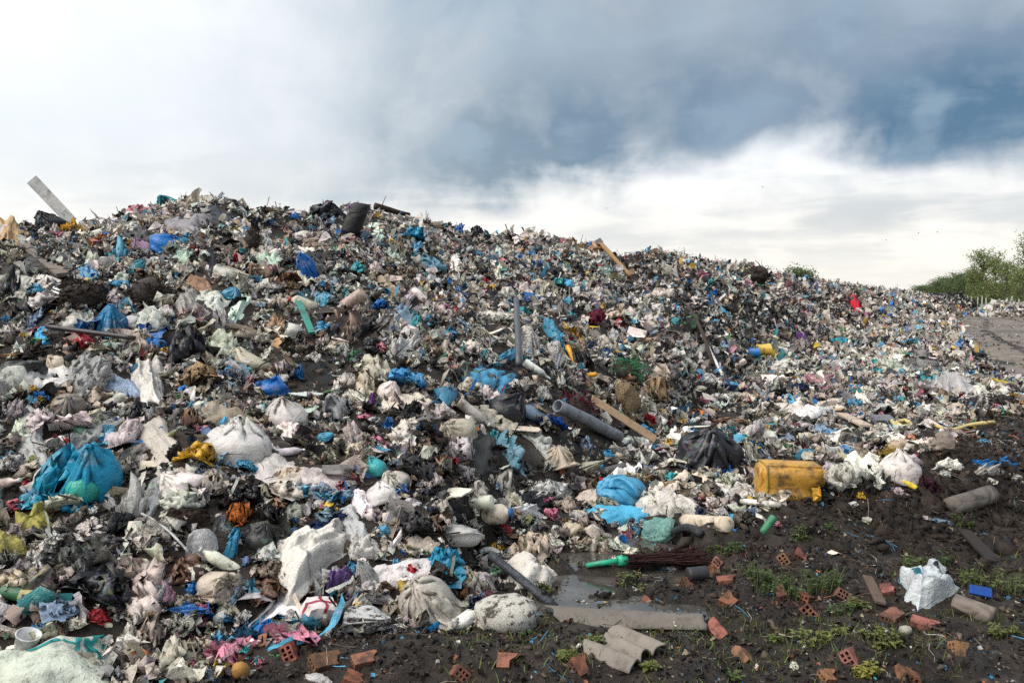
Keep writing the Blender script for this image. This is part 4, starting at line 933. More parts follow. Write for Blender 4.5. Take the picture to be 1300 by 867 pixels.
for kx in (0, 1):
    kk = [f for f in F if all(-.001 < U0[i][kx] < .126 for i in f)]; used = sorted({i for f in kk for i in f}); mp = {i: j for j, i in enumerate(used)}
    o = mesh_obj('red_tape', V[used] * 1.025, [[mp[i] for i in f] for f in kk], 'hard', bx, smooth=False); o.location = (0, 0, 15 * d); o.color = rc((.36, .012, .04))
tag(bx, 'crushed white box bound with red tape below the large white canvas', 'box'); MARKS.append((400, 777, 'the red taped box')); KEEP.append((400, 778, 26, 24))
drape('shiny_bag', [(402, 738), (446, 728), (452, 746), (404, 762)], (.20, .11, .30), 'film', 'shiny purple and green bag above the red taped box', 'bag', 'the shiny purple bag', fold=.03, lift=.14, seed=29)
lump('teal_scrap', 'sheet', 424, 748, 34, 12, (.03, .34, .28), 'film', 'metallic green film lying on the shiny purple bag', 'film', 'the metallic green film')
o = lump('beige_bag', 'bag', 538, 766, 84, 66, (.62, .56, .48), 'film', 'big filled beige bag leaning at the toe of the heap', 'bag', 'the big beige bag', roll=-.45); knot(o, (.62, .56, .48), s=(.4, .45, .6), loc=(-.1, 0, .9))
drape('blue_film', [(520, 792), (572, 784), (580, 797), (528, 805)], (.01, .26, .56), 'film', 'flat blue film scrap poking out under the big beige bag', 'film', 'the blue film under the beige bag', fold=.02, lift=.05, seed=30)
wp, sf, c = drape('printed_wrapper', [(412, 786), (466, 752), (478, 772), (440, 806)], (.70, .66, .56), 'film', 'cream wrapper with yellow print beside the red taped box', 'wrapper', 'the yellow printed wrapper', fold=.02, lift=.10, seed=31)
patch('yellow_print', sf, c, [(.05, .55), (.30, .52)], (.75, .42, .02), 'drape', wp, width=.42)
patch('yellow_print', sf, c, [(.42, .45), (.55, .43)], (.75, .42, .02), 'drape', wp, width=.50)
patch('yellow_line', sf, c, [(.60, .30), (.95, .28)], (.75, .50, .05), 'drape', wp, width=.07)
for k in range(4): patch('printed_bars', sf, c, [(.31 + .02 * k, .30), (.31 + .02 * k, .75)], (.08, .08, .12), 'drape', wp, off=.009, width=.012)
lump('foam_heap', 'lump', 470, 790, 58, 34, (.80, .79, .76), 'foam', 'small heap of white foam beads below the yellow printed wrapper', 'foam heap', 'the small foam heap')
lump('foam_block', 'stone', 640, 779, 84, 44, (.74, .70, .62), 'foam', 'crumbled block of white foam beads soiled with mud', 'foam block', 'the muddy foam block')
lump('blue_net_wad', 'wad', 560, 715, 62, 40, (.03, .33, .52), 'film', 'large bright blue net bag at the toe of the heap', 'bag', 'the blue net bag')
lump('white_foam_bag', 'lump', 580, 684, 66, 34, (.74, .71, .66), 'film', 'big smooth white bag right above the blue net bag', 'bag', 'the smooth white bag')
p = hit1(622, 716); d = proj(p)[2] / FPX
th = np.linspace(0, 2 * math.pi, 29)[:-1]; R0, r0 = 14 * d, 3.6 * d; n8 = np.arange(10) * 2 * math.pi / 10
V = np.array([((R0 + r0 * math.cos(b)) * math.cos(a), (R0 + r0 * math.cos(b)) * math.sin(a) * 1.2, r0 * math.sin(b)) for a in th for b in n8])
F = [[i * 10 + j, i * 10 + (j + 1) % 10, ((i + 1) % 28) * 10 + (j + 1) % 10, ((i + 1) % 28) * 10 + j][::-1] for i in range(28) for j in range(10)]
o = mesh_obj('white_ring', V, F, 'rubber', loc=(p[0], p[1], p[2] + .04)); o.rotation_euler = (.35, .15, 0); o.color = rc((.66, .63, .58)); tag(o, 'white plastic ring lying right of the blue net bag', 'ring'); MARKS.append((622, 707, 'the white ring')); KEEP.append((622, 708, 18, 10))
drape('white_sack', [(648, 705), (690, 712), (732, 745), (624, 745)], (.66, .61, .54), 'cloth', 'dirty white sack spread in a triangle on the mud behind the black pipe', 'sack', 'the triangular white sack', n=40, fold=.014, lift=.14, seed=32, freq=1.6)
rod('black_pipe', (622, 732), (706, 778), 5.5, (.045, .052, .062), 'rubber', 'black plastic pipe slanting across the mud before the triangular sack', 'pipe', 'the black pipe', (.13, .03), hollow=True)
# --- puddle and mud
def corrugated(name, q, nu, nv, color, label, ref, amp, per, lift, rag):
    """a rigid fibre-cement sheet; q: corners, waves run from the first edge to the opposite one"""
    C = np.array([hit1(*p) for p in q]); C[:, 2] = C[:, 2] * .35 + C[:, 2].mean() * .65 + np.asarray(lift)
    a, b = np.meshgrid(np.linspace(0, 1, nu), np.linspace(0, 1, nv), indexing='ij')
    a2 = a + rag * vnoise(xyz(b * 7, a * 0, 3.), 5) * (a > .5) - rag * vnoise(xyz(b * 7, a * 0, 9.), 6) * (a < .5)
    P = ((C[0] * (1 - a2[..., None]) + C[1] * a2[..., None]) * (1 - b[..., None]) + (C[3] * (1 - a2[..., None]) + C[2] * a2[..., None]) * b[..., None])
    P[..., 2] += amp * np.abs(np.sin(math.pi * per * b)) - amp * .3 + .004 * fbm(P * 14, 3, 2)
    c = P.reshape(-1, 3).mean(0); o = mesh_obj(name, P.reshape(-1, 3) - c, gridF(nu, nv)[:, ::-1], 'wood', loc=c); o.color = rc(color)
    md = o.modifiers.new('thickness', 'SOLIDIFY'); md.thickness = .008; md.offset = 0
    uu = np.array(q, float); KEEP.append((*uu.mean(0), np.ptp(uu[:, 0]) * .45, np.ptp(uu[:, 1]) * .4)); tag(o, label, 'roofing sheet'); MARKS.append((*uu.mean(0), ref)); return o
corrugated('roofing_strip', [(690, 783), (896, 790), (895, 806), (712, 792)], 40, 14, (.17, .15, .13), 'long curved strip of grey roofing sheet lying beside the puddle', 'the long roofing strip', .035, 1, (.03, .05, .04, .02), .02)
corrugated('corrugated_sheet', [(790, 809), (846, 829), (800, 858), (738, 828)][::-1][0:1] + [(800, 858), (846, 829), (790, 809)], 30, 50, (.23, .20, .17), 'broken piece of corrugated roofing sheet with three waves sunk in mud', 'the corrugated piece', .045, 3, .025, .10)
p1, p2, p3 = hit1(745, 728), hit1(784, 722), hit1(888, 718); up = np.array([0, 0, .05])
br = empty('broom', p2 + up)
V, F = tube_mesh(np.array([p1, p1 * .6 + p2 * .4, p2]) + up - (p2 + up), [.014, .017, .016], 10); o = mesh_obj('handle', V, F, 'hard', br); o.color = rc((.02, .40, .22))
V, F = tube_mesh(np.array([p2 * 1.0, p2 * .9 + p3 * .1]) + up - (p2 + up), [.030, .034], 12); o = mesh_obj('ferrule', V, F, 'hard', o); o.color = rc((.02, .36, .20))
rr = np.random.default_rng(3); parts = []
for i in range(150):
    a = rr.normal(size=3) * .016; b = rr.normal(size=3) * np.array([.05, .045, .026]); t = np.linspace(0, 1, 6)[:, None]
    parts.append(tube_mesh((p2 * .92 + p3 * .08 + a) * (1 - t) + (p3 + (p3 - p2) * rr.uniform(-.1, .06) + b) * t + rr.normal(size=(6, 3)) * .004 + up - (p2 + up), .0028, 3, False))
V, F = join(parts); o = mesh_obj('bristles', V, F, 'fibre', br); o.color = rc((.050, .024, .022))
tag(br, 'broom head with green handle and dark bristles lying in the puddle', 'broom'); MARKS.append((815, 722, 'the broom')); KEEP.append((815, 722, 70, 12))
lump('teal_bag', 'lump', 838, 672, 42, 32, (.26, .52, .46), 'clear', 'pale teal bag standing in the puddle left of the soiled roll', 'bag', 'the pale teal bag')
rod('soiled_roll', (872, 674), (924, 676), 12, (.62, .52, .40), 'cloth', 'soiled beige bolster roll at the far side of the puddle', 'roll', 'the soiled beige roll', (.06, .06), taper=.8)
rod('tyre_strip', (854, 684), (890, 685), 5, (.025, .027, .032), 'rubber', 'black rubber strip in the water before the soiled roll', 'rubber strip', 'the black rubber strip', (.04, .04), bend=.04)
rod('white_tube', (942, 645), (990, 650), 4, (.70, .66, .58), 'hard', 'white tube lying left below the yellow canister', 'tube', 'the white tube', (.05, .05))
bottle('patterned_can', 766, 771, 44, 1, 8, (.10, .16, .30), 'dark blue patterned can with yellow ends floating behind the roofing strip', 'can', (.55, .40, .08), (.42, .32, .14), ref='the blue patterned can')
bottle('green_bottle', 972, 672, 38, 0, -50, (.03, .20, .09), 'green plastic bottle half sunk at the right end of the puddle', ref='the sunken green bottle')
p = hit1(885, 738); d = proj(p)[2] / FPX
V, F = lathe([(0, -.5), (.46, -.5), (.5, -.46), (.48, -.3), (.5, -.2), (.48, -.05), (.5, .1), (.5, .46), (.46, .5), (0, .5)], 20); o = mesh_obj('black_can', V * np.array([18 * d, 18 * d, 26 * d]), F, 'hard', loc=(p[0], p[1], p[2] + .045)); o.rotation_euler = (0, math.pi / 2, .25); o.color = rc((.03, .03, .035)); tag(o, 'dented black can lying at the broom tip', 'can'); MARKS.append((885, 734, 'the black can')); KEEP.append((885, 734, 15, 12))
# crumpled printed sheet on the right foreground
o, sf, c = drape('printed_sheet', [(1132, 728), (1198, 718), (1228, 756), (1160, 786)], (.64, .68, .69), 'film', 'crumpled white sheet with dark blue print on weeds at right', 'sheet', 'the crumpled printed sheet', n=48, fold=.022, lift=.16, seed=33, freq=1.3)
patch('printed_patch', sf, c, [(.30, .30), (.34, .46)], (.03, .20, .26), 'film', o, width=.10)
patch('printed_patch', sf, c, [(.80, .60), (.92, .66)], (.02, .025, .03), 'film', o, width=.10)
patch('printed_patch', sf, c, [(.62, .30), (.86, .34)], (.02, .025, .03), 'film', o, width=.05)
for k in range(5): patch('printed_line', sf, c, [(.36 + .025 * k, .52), (.40 + .025 * k, .76)], (.22, .24, .25), 'film', o, width=.008)
patch('printed_edge', sf, c, [(.04, .06), (.07, .42)], (.05, .24, .34), 'film', o, width=.09)
rod('rag_roll', (1212, 774), (1262, 790), 12, (.20, .165, .14), 'cloth', 'grey brown rag roll beside the crumpled printed sheet', 'rag', 'the grey brown rag roll', (.04, .03))
board('blue_packet', (1230, 770), (1258, 776), 12, 6, (.015, .07, .30), 'card', 'small blue and white packet behind the grey brown rag roll', 'packet', 'the blue packet', lift=(.09, .09), tilt=1.0)
board('dark_plank', (1224, 676), (1262, 716), 17, 4, (.035, .030, .027), 'wood', 'dark rotten plank sunk in the soil at right', 'plank', 'the dark rotten plank', lift=(.02, .02), tilt=.5)
board('brown_batten', (1101, 738), (1117, 772), 13, 4, (.13, .095, .075), 'wood', 'short brown batten left of the crumpled printed sheet', 'batten', 'the brown batten', lift=(.03, .03), tilt=.6)
lump('maroon_rag', 'wad', 1178, 614, 30, 22, (.06, .018, .03), 'cloth', 'dark maroon rag on the dark soil right of the canister', 'rag', 'the dark maroon rag')
rod('yellow_tube', (1145, 617), (1163, 625), 3.5, (.78, .58, .05), 'hard', 'small yellow tube on the soil left of the maroon rag', 'tube', 'the small yellow tube', (.04, .03))
# bricks
BR = [(1068, 752, 'upright brick showing its holes among weeds', 0, 1.3, .25), (1023, 756, 'tilted brick half under weeds', 1, .5, .3), (1027, 774, 'ribbed brick on its side', 2, .9, .5), (993, 754, 'narrow brick shard standing in weeds', 5, 1.5, 1.2),
      (1133, 781, 'long brick below the crumpled printed sheet', 0, .35, .1), (1172, 791, 'largest brick under the crumpled printed sheet', 4, -.4, .2), (1126, 746, 'dark brick between batten and sheet', 3, -.2, .3), (945, 832, 'bright brick at the bottom right of the corrugated piece', 3, 2.0, .3),
      (1078, 832, 'orange brick lump in weeds', 5, .9, .4), (1050, 857, 'brick stub at the bottom border', 2, .2, .2), (1215, 822, 'thin brick shard', 5, .5, .7), (1152, 856, 'half buried brick at the bottom border', 3, 1.2, .5),
      (370, 824, 'brick at the toe of the heap left of the foam heap', 1, 1.5, .8), (412, 838, 'flat brick piece in black soil', 4, .4, .1), (462, 836, 'pale worn brick piece in black soil', 4, .2, .1), (447, 860, 'dark brick at the bottom border', 3, .4, .4),
      (641, 838, 'small brick left of the corrugated piece', 2, .2, .2), (734, 844, 'round worn brick touching the corrugated piece', 5, .8, .6), (584, 853, 'brick in soil at the bottom', 2, 1.9, .5), (905, 722, 'brick at the tip of the broom', 3, .4, .3),
      (922, 735, 'flat brick right of the black can', 4, .1, .2), (915, 712, 'upper brick of three beside the broom tip', 2, .9, .5), (855, 740, 'flat brick in the puddle edge', 3, .5, .1), (820, 763, 'red brick shard in the puddle', 5, .1, .3), (1015, 703, 'brick with two holes on the soil bank', 5, 1.4, .5),
      (996, 708, 'rounded brick lump on the soil bank', 2, .5, .5), (300, 832, 'wide brick pair left of the brown ball', 4, .3, .5), (340, 812, 'brick chip by the orange wrapper', 5, .3, .2), (925, 762, 'brick chip in mud below the broom', 5, 1, .2), (915, 800, 'brick chip right of the long roofing strip', 5, 2, .3), (873, 738, 'brick chip before the black can', 2, .2, .1)]
for k, (u, v, lb, i, yaw, tl) in enumerate(BR):
    p = hit1(u, v + 4); s = random.uniform(.52, .68)
    o = inst('brick', BRICKS[i], 'brick', (p[0], p[1], p[2] + .002), (s * random.uniform(.8, 1.15), s, s), (tl + random.uniform(-.2, .5), random.uniform(-.5, .5), yaw + random.uniform(-.5, .5)), vary((.25, .105, .068), .3))
    tag(o, lb if 'red' in lb or 'orange' in lb or 'dark' in lb else 'red clay ' + lb if 'brick' in lb[:14] else 'red ' + lb, 'brick', 'broken bricks in the mud'); KEEP.append((u, v, 12, 9))
o = lump('brown_ball', 'stone', 305, 851, 22, 24, (.38, .20, .06), 'card', 'mouldy orange brown ball at the bottom beside brick pieces', 'ball', 'the orange brown ball')
o = lump('white_stone', 'stone', 1150, 800, 15, 12, (.34, .31, .27), 'card', 'whitish stone in front of the largest brick', 'stone', 'the whitish stone')

# ------------------------------------------------------------------ countable litter: where the photograph shows a patch of colour
# u v w h colour kind   (b bag, l lump, w wad, s sheet, c cloth, k card, t strip, o bottle)
ACC = """53 292 15 8 W l;68 290 14 14 W w;132 291 22 7 J s;168 287 22 15 W w;172 275 35 14 K c;292 254 20 11 K b;294 262 14 12 W l;308 291 16 8 L w;315 325 10 20 D l;301 327 8 14 R w;259 324 14 13 I b
112 318 12 7 Y k;74 328 12 7 B w;119 332 30 24 W s;150 352 24 12 W l;152 361 30 14 L w;112 357 9 8 Y l;198 332 34 12 W s;47 358 28 22 W w;15 357 24 40 D w;165 385 9 8 B w;168 408 20 14 W l;294 372 26 14 L b;295 383 30 12 K c;294 413 10 14 B w;280 408 26 30 G s;243 428 14 10 T w;50 428 20 20 A k;44 419 18 8 R w;66 409 16 10 E k;197 436 20 18 B b
373 274 18 10 B w;344 282 11 7 B w;373 289 26 20 H l;422 281 20 15 Q w;385 300 19 14 W l;399 307 20 14 H l;486 311 13 10 K b;478 340 19 17 W w;508 312 8 28 C s;481 358 19 12 C k;440 368 26 15 W w;459 376 15 10 Q w;481 389 26 17 B w;528 408 17 17 T w;587 384 19 11 L w;587 410 17 9 L w;592 328 14 11 R w;616 357 11 8 R w;606 291 19 20 K w;584 290 12 14 B w;584 347 28 8 M c;551 411 18 9 L w;407 415 26 14 L w;409 357 28 18 G c;358 357 32 22 N c;335 365 26 18 W w;345 262 12 9 W w;520 345 20 14 H w;566 300 16 10 G w
634 320 19 15 I l;660 326 11 11 B w;745 304 13 8 B w;757 311 22 15 C w;708 360 22 15 T w;717 336 17 7 J w;676 377 20 13 B b;657 381 15 7 B w;661 396 30 15 T w;755 402 26 19 M c;759 388 17 11 Y w;752 414 15 15 Y k;726 400 11 10 T l;820 375 11 9 B w;834 354 15 8 L w;836 372 40 14 W w;808 426 22 21 W k;879 410 17 24 A t;903 358 11 9 T w;907 372 9 12 B w;916 395 19 11 L w;920 438 15 15 Q l;738 458 26 32 K w;856 449 26 13 W w;690 330 20 12 W w;720 320 20 12 E w;700 345 30 14 D c;775 365 24 14 D w;800 395 22 12 W w;660 350 24 14 G w;640 372 30 14 W w
1014 428 28 13 U w;1069 435 30 12 T w;1160 434 22 10 L w;1097 441 24 10 K c;1043 454 26 9 P c;1146 446 18 10 W w;1138 466 34 21 W w;1111 472 26 9 T w;1072 485 26 10 B w;1020 472 28 12 K c;1014 494 38 14 V c;1078 475 15 9 W k;1231 476 20 8 L w;1256 480 30 8 V c;1072 506 28 11 Q c;992 466 42 18 W s;926 490 30 11 L o;1161 515 26 10 L w;1192 518 18 8 T w;925 532 42 17 N k;960 546 24 30 W s;958 563 15 9 Y w;1028 572 9 9 Y k;1072 605 46 34 W w;1094 629 10 9 Y w;1143 623 22 9 W w;957 580 14 40 G s;918 592 32 15 B s;1192 661 32 7 Q s;1040 505 30 12 E c;1100 495 26 10 W w;1120 505 24 10 N c;1085 460 22 9 W w;1180 440 18 8 W w;1200 455 18 8 H w;1215 445 14 7 W w;990 440 30 12 W w;1030 445 20 9 K w;1130 425 18 8 W w;1060 420 18 8 W w;970 425 24 10 E w;990 500 30 13 K c;950 505 30 14 E w;975 515 26 12 W w;1095 515 24 10 E k;1060 520 22 9 C k;1185 495 20 8 P w;1225 465 22 9 G w
27 468 46 24 D l;49 502 22 11 B s;40 492 18 9 Y w;57 523 13 13 W w;178 524 32 26 K w;175 562 26 8 B w;218 552 26 14 J o;223 577 24 32 K w;188 588 22 17 E k;42 584 14 15 J l;108 552 26 16 S o;76 576 26 7 J t;43 620 24 16 W l;167 592 36 26 E c;270 455 16 9 W w;292 473 18 15 L w;246 515 20 11 L w;287 491 32 15 Q w;315 492 14 11 P l;328 493 12 20 B w;241 528 26 26 N l;200 619 22 11 A o;147 623 16 13 T w;15 590 30 24 G w;20 545 30 26 W w;90 575 22 14 G w;300 515 30 16 H w;330 545 26 16 E w
342 491 38 24 B b;342 475 32 13 W w;361 508 28 11 A w;417 496 20 18 A k;472 510 15 23 U c;495 496 30 24 W b;478 560 22 16 P l;475 591 28 21 T b;498 608 38 23 W b;411 554 21 11 L b;381 474 13 23 B w;560 454 17 27 S o;602 475 22 11 S o;328 523 15 11 C k;602 547 13 8 O l;625 552 16 12 T w;582 567 38 25 W w;417 643 30 13 Y w;409 623 30 21 Q w;437 628 26 13 Q l;455 632 14 9 T l;338 639 38 14 W l;411 572 52 22 E s;549 613 28 24 W s;533 537 9 17 B w;550 543 9 9 B l;493 537 15 15 B w;465 529 22 9 P w;518 521 24 32 D c;370 600 40 16 E w;450 570 34 14 E w;520 570 30 16 H w;560 520 36 20 W w;575 505 30 18 E w;620 500 34 20 W w;440 480 28 16 W w;400 455 26 16 W w;460 455 28 16 D w;545 485 30 16 E w;595 440 30 18 W w;620 455 24 14 G w;340 575 30 18 G w;385 540 28 14 D w;520 640 34 16 W w;560 640 30 16 E w;600 620 34 20 W w;470 650 30 14 W w
712 595 15 11 O l;745 564 17 21 Q w;773 577 26 11 L w;747 595 36 18 E l;762 615 42 17 R s;800 607 28 18 E w;823 597 42 17 V s;850 606 18 13 T w;851 616 32 11 C s;882 612 17 19 K k;818 544 28 11 L w;882 549 16 9 B w;905 552 36 13 L s;788 526 12 10 A l;882 522 28 17 O k;821 531 20 15 R c;838 536 26 11 M c;884 541 32 17 W k;668 660 36 15 J w;704 654 24 17 P l;849 563 20 13 Y w;836 570 6 11 U w;917 531 24 17 N k;690 620 40 20 W s;720 640 36 18 E w;650 630 36 20 W w;770 640 40 14 E c;665 590 30 18 D w;730 610 30 14 W w;640 610 26 30 W w;820 630 24 10 B w;930 610 36 18 W w;905 625 30 14 C w;930 640 26 16 W w;860 640 40 16 W s;890 590 24 12 W w;960 600 14 22 W w
485 674 17 15 L l;424 658 62 17 V c;513 696 14 11 B w;521 723 20 17 R w;503 714 13 13 L w;463 730 28 42 G b;481 760 36 14 G l;599 757 20 14 O l;666 766 13 15 Y s;628 724 19 9 A l;628 694 22 11 Y w;403 862 32 10 W l;455 755 30 18 Q w;560 660 26 14 W w;600 665 24 12 E w;650 655 30 14 H w;690 640 22 14 P w;240 747 22 14 B w;245 736 16 12 W k;230 765 40 18 H w;285 770 30 22 E l;295 758 32 20 Q w;330 800 26 20 B b;345 790 24 20 Y w;280 800 28 16 G w;250 778 30 18 P c;330 680 34 26 D b;300 650 30 22 O c;345 650 34 20 K w;120 690 60 30 D w;110 668 56 26 W c;150 700 34 24 K w;135 700 22 20 E w;30 720 36 20 G w;20 820 20 30 W k;45 800 26 18 L w;60 800 30 20 W w;90 790 30 16 W s;150 770 40 12 E s;165 800 18 26 W s;190 800 40 34 E w;215 830 44 40 E w;225 810 36 22 P c;10 800 24 22 E k;230 850 30 24 W l;250 820 26 12 Q w;185 780 16 22 W s;265 860 30 20 Q c
783 690 38 15 W w;800 700 22 10 W w;740 690 26 10 H w;770 700 30 12 H w;705 690 22 12 W w;680 675 26 10 W s;650 680 18 9 N k;760 665 24 10 K w;795 660 26 9 D w;740 655 30 12 E w;690 668 20 12 E w;640 670 20 9 R w;505 650 22 12 W w;610 690 14 8 G w;675 755 22 16 H w;665 735 12 8 W w;840 780 18 9 A w;735 820 8 6 W l;1010 845 12 9 W l;1060 700 14 8 E k;1100 660 14 7 W w;1200 600 18 9 W w;1130 600 12 7 W w;1250 560 16 7 L w;1210 560 14 7 W w;1230 545 16 6 W k;1285 605 20 10 W w;1255 610 20 9 W w;1290 640 14 20 D w;985 665 16 10 P w;940 655 20 12 O w;930 660 16 14 L w;1080 640 18 7 W w;880 700 24 8 M w;1240 520 14 6 E w;1210 530 16 6 L w"""
KN = dict(b=('bag', 'plastic bag', 'film', 'bag', 'plastic_bag'), l=('lump', 'stuffed bag', 'film', 'bag', 'stuffed_bag'), w=('wad', 'crumpled plastic', 'film', 'plastic scrap', 'crumpled_plastic'), s=('sheet', 'plastic sheet', 'film', 'sheet', 'plastic_sheet'),
          c=('cloth', 'rag', 'cloth', 'rag', 'rag'), k=('card', 'cardboard piece', 'card', 'cardboard', 'cardboard_piece'), t=('strip', 'plastic strip', 'film', 'strip', 'plastic_strip'), o=('', 'bottle', 'hard', 'bottle', 'bottle'))
def litter(u, v, w, h, c, k, group):
    kind, noun, mat, cat, nm = KN[k]; col = vary(COLS[c], .14)
    if k == 'o': o = bottle('bottle', u, v, w * 1.15, random.randint(0, 2), random.uniform(-40, 40) + random.choice((0, 180)), col, None, 'bottle', cap=vary(random.choice(((.7, .7, .68), (.02, .15, .4), (.5, .05, .05)))), yaw=random.uniform(-.5, .5))
    else:
        if k in 'wsl' and c in 'WG' and random.random() < .35: mat = 'clear'
        if k == 'w' and random.random() < .35: kind = random.choice(('sheet', 'cloth'))
        if k == 'l' and random.random() < .55: kind = 'wad'
        o = lump(nm, kind, u, v, w * 1.1, h * 1.12, col, mat, roll=random.uniform(-.35, .35), yaw=random.uniform(-.6, .6) + random.choice((0, math.pi)))
    o['category'] = cat; o['group'] = group; TODO.append((o, CNAME[c], noun, u, v, w * h)); return o
for it in ACC.replace('\n', ';').split(';'):
    u, v, w, h, c, k = it.split(); litter(float(u), float(v), float(w), float(h), c, k, 'coloured litter on the heap')
# polygon of the littered area as seen from the road, and how dark/organic the rubbish is
LITTER = np.array([(-400, 880), (-400, 250), (0, 240), (500, 230), (1230, 360), (1245, 395), (1215, 405), (1222, 428), (1262, 468), (1330, 500), (1330, 515), (1250, 540), (1212, 562), (1148, 592), (1108, 626), (1000, 640), (930, 690), (830, 690), (720, 700), (640, 735), (610, 800), (470, 805), (400, 812), (330, 850), (270, 880)], float)
def inpoly(u, v, P=LITTER):
    r = np.zeros(u.shape, bool); j = len(P) - 1
    for i in range(len(P)):
        a, b = P[i], P[j]; c = ((a[1] > v) != (b[1] > v)) & (u < (b[0] - a[0]) * (v - a[1]) / (b[1] - a[1] + 1e-12) + a[0]); r ^= c; j = i
    return r
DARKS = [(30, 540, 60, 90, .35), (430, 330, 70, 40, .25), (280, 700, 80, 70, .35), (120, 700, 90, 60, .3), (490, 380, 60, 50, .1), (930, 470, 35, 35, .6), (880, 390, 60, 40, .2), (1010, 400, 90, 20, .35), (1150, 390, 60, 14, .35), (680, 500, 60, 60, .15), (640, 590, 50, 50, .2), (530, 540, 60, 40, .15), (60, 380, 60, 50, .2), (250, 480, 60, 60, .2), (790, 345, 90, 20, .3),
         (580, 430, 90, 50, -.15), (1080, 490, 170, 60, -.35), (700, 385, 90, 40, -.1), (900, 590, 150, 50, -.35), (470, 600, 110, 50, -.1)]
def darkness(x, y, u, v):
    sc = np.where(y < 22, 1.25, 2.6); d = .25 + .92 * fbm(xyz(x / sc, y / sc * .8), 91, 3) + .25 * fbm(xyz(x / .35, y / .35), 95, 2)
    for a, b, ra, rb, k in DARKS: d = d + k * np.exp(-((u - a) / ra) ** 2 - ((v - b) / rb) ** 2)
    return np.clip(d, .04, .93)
PAL = [('W', .38), ('E', .23), ('G', .12), ('H', .09), ('D', .05), ('K', .03), ('L', .034), ('B', .022), ('T', .018), ('A', .010), ('R', .010), ('P', .012), ('Y', .012), ('O', .005), ('C', .03), ('Q', .02), ('I', .012), ('N', .02), ('V', .008), ('M', .004)]
pk = [a for a, b in PAL]; pw = np.array([b for a, b in PAL]); pw /= pw.sum()
# further single pieces, largest first, spread over the slope
pm_ = np.array([b if a in 'WEGHDKCNI' else b * .35 for a, b in PAL]); pm_ /= pm_.sum()
cand = []; rg = np.random.default_rng(23)
while len(cand) < 190:
    u, v = rg.uniform(5, 1240), rg.uniform(262, 800)
    if not inpoly(np.array([u]), np.array([v]))[0]: continue
    p = hit(u, v)[0]
    if p[1] > 45: continue
    if any(((u - a) / (ra + 9)) ** 2 + ((v - b) / (rb + 7)) ** 2 < 1.2 for a, b, ra, rb in KEEP): continue
    c = pk[rg.choice(len(pk), p=pm_)]; k = rg.choice(list('wwwwslbckot'), p=None)
    s = np.clip(rg.uniform(.14, .36) * FPX / p[1], 10, 52)
    litter(u, v, s, s * rg.uniform(.45, .8), c, k, 'coloured litter on the heap'); cand.append(1)
# pale sheets of the apron round the canister
rd = np.random.default_rng(55)
for k, it in enumerate("1000 520 74 20 W;1050 512 60 15 E;1112 520 54 13 W;868 556 60 20 W;932 582 50 20 W;1092 592 62 22 W;1072 612 54 24 W;878 612 74 20 E;934 628 60 18 W;842 622 60 20 E;958 552 62 24 W;1130 560 64 16 W;1186 566 54 12 W;1150 586 54 13 G;1060 574 62 18 W;800 602 62 20 W;756 634 72 20 E;1202 592 44 10 W;1252 598 44 10 W;700 626 72 24 W;1180 520 60 12 W;1120 490 60 12 G;1060 462 60 12 W;980 482 54 14 W;1210 500 50 9 E;660 648 60 20 W;1010 462 50 12 E;1140 455 44 10 W".split(';')):
    u, v, L, W, c = it.split(); u, v, L, W = map(float, (u, v, L, W)); sk_ = rd.uniform(-.3, .3) * L * .3
    q = [(u - L / 2 + sk_, v - W / 2 + rd.uniform(-3, 3)), (u + L / 2 + sk_, v - W / 2 + rd.uniform(-3, 3)), (u + L / 2 - sk_, v + W / 2 + rd.uniform(-3, 3)), (u - L / 2 - sk_, v + W / 2)]; mat = ('film', 'cloth', 'clear', 'card')[k % 4]
    o, _, _ = drape('film_sheet' if mat in ('film', 'clear') else 'rumpled_cloth' if mat == 'cloth' else 'cardboard_piece', q, vary(COLS[c], .1), mat, n=22, lift=.08, fold=.028, freq=2.2, rag=.26, seed=500 + k, solid=0, tuck=.01)
    o['category'] = ('film', 'cloth', 'film', 'cardboard')[k % 4]; o['group'] = 'limp sheets on the heap'; TODO.append((o, CNAME[c], ('flat film sheet', 'spread cloth', 'clear flat film', 'pale board sheet')[k % 4], u, v, L * W))
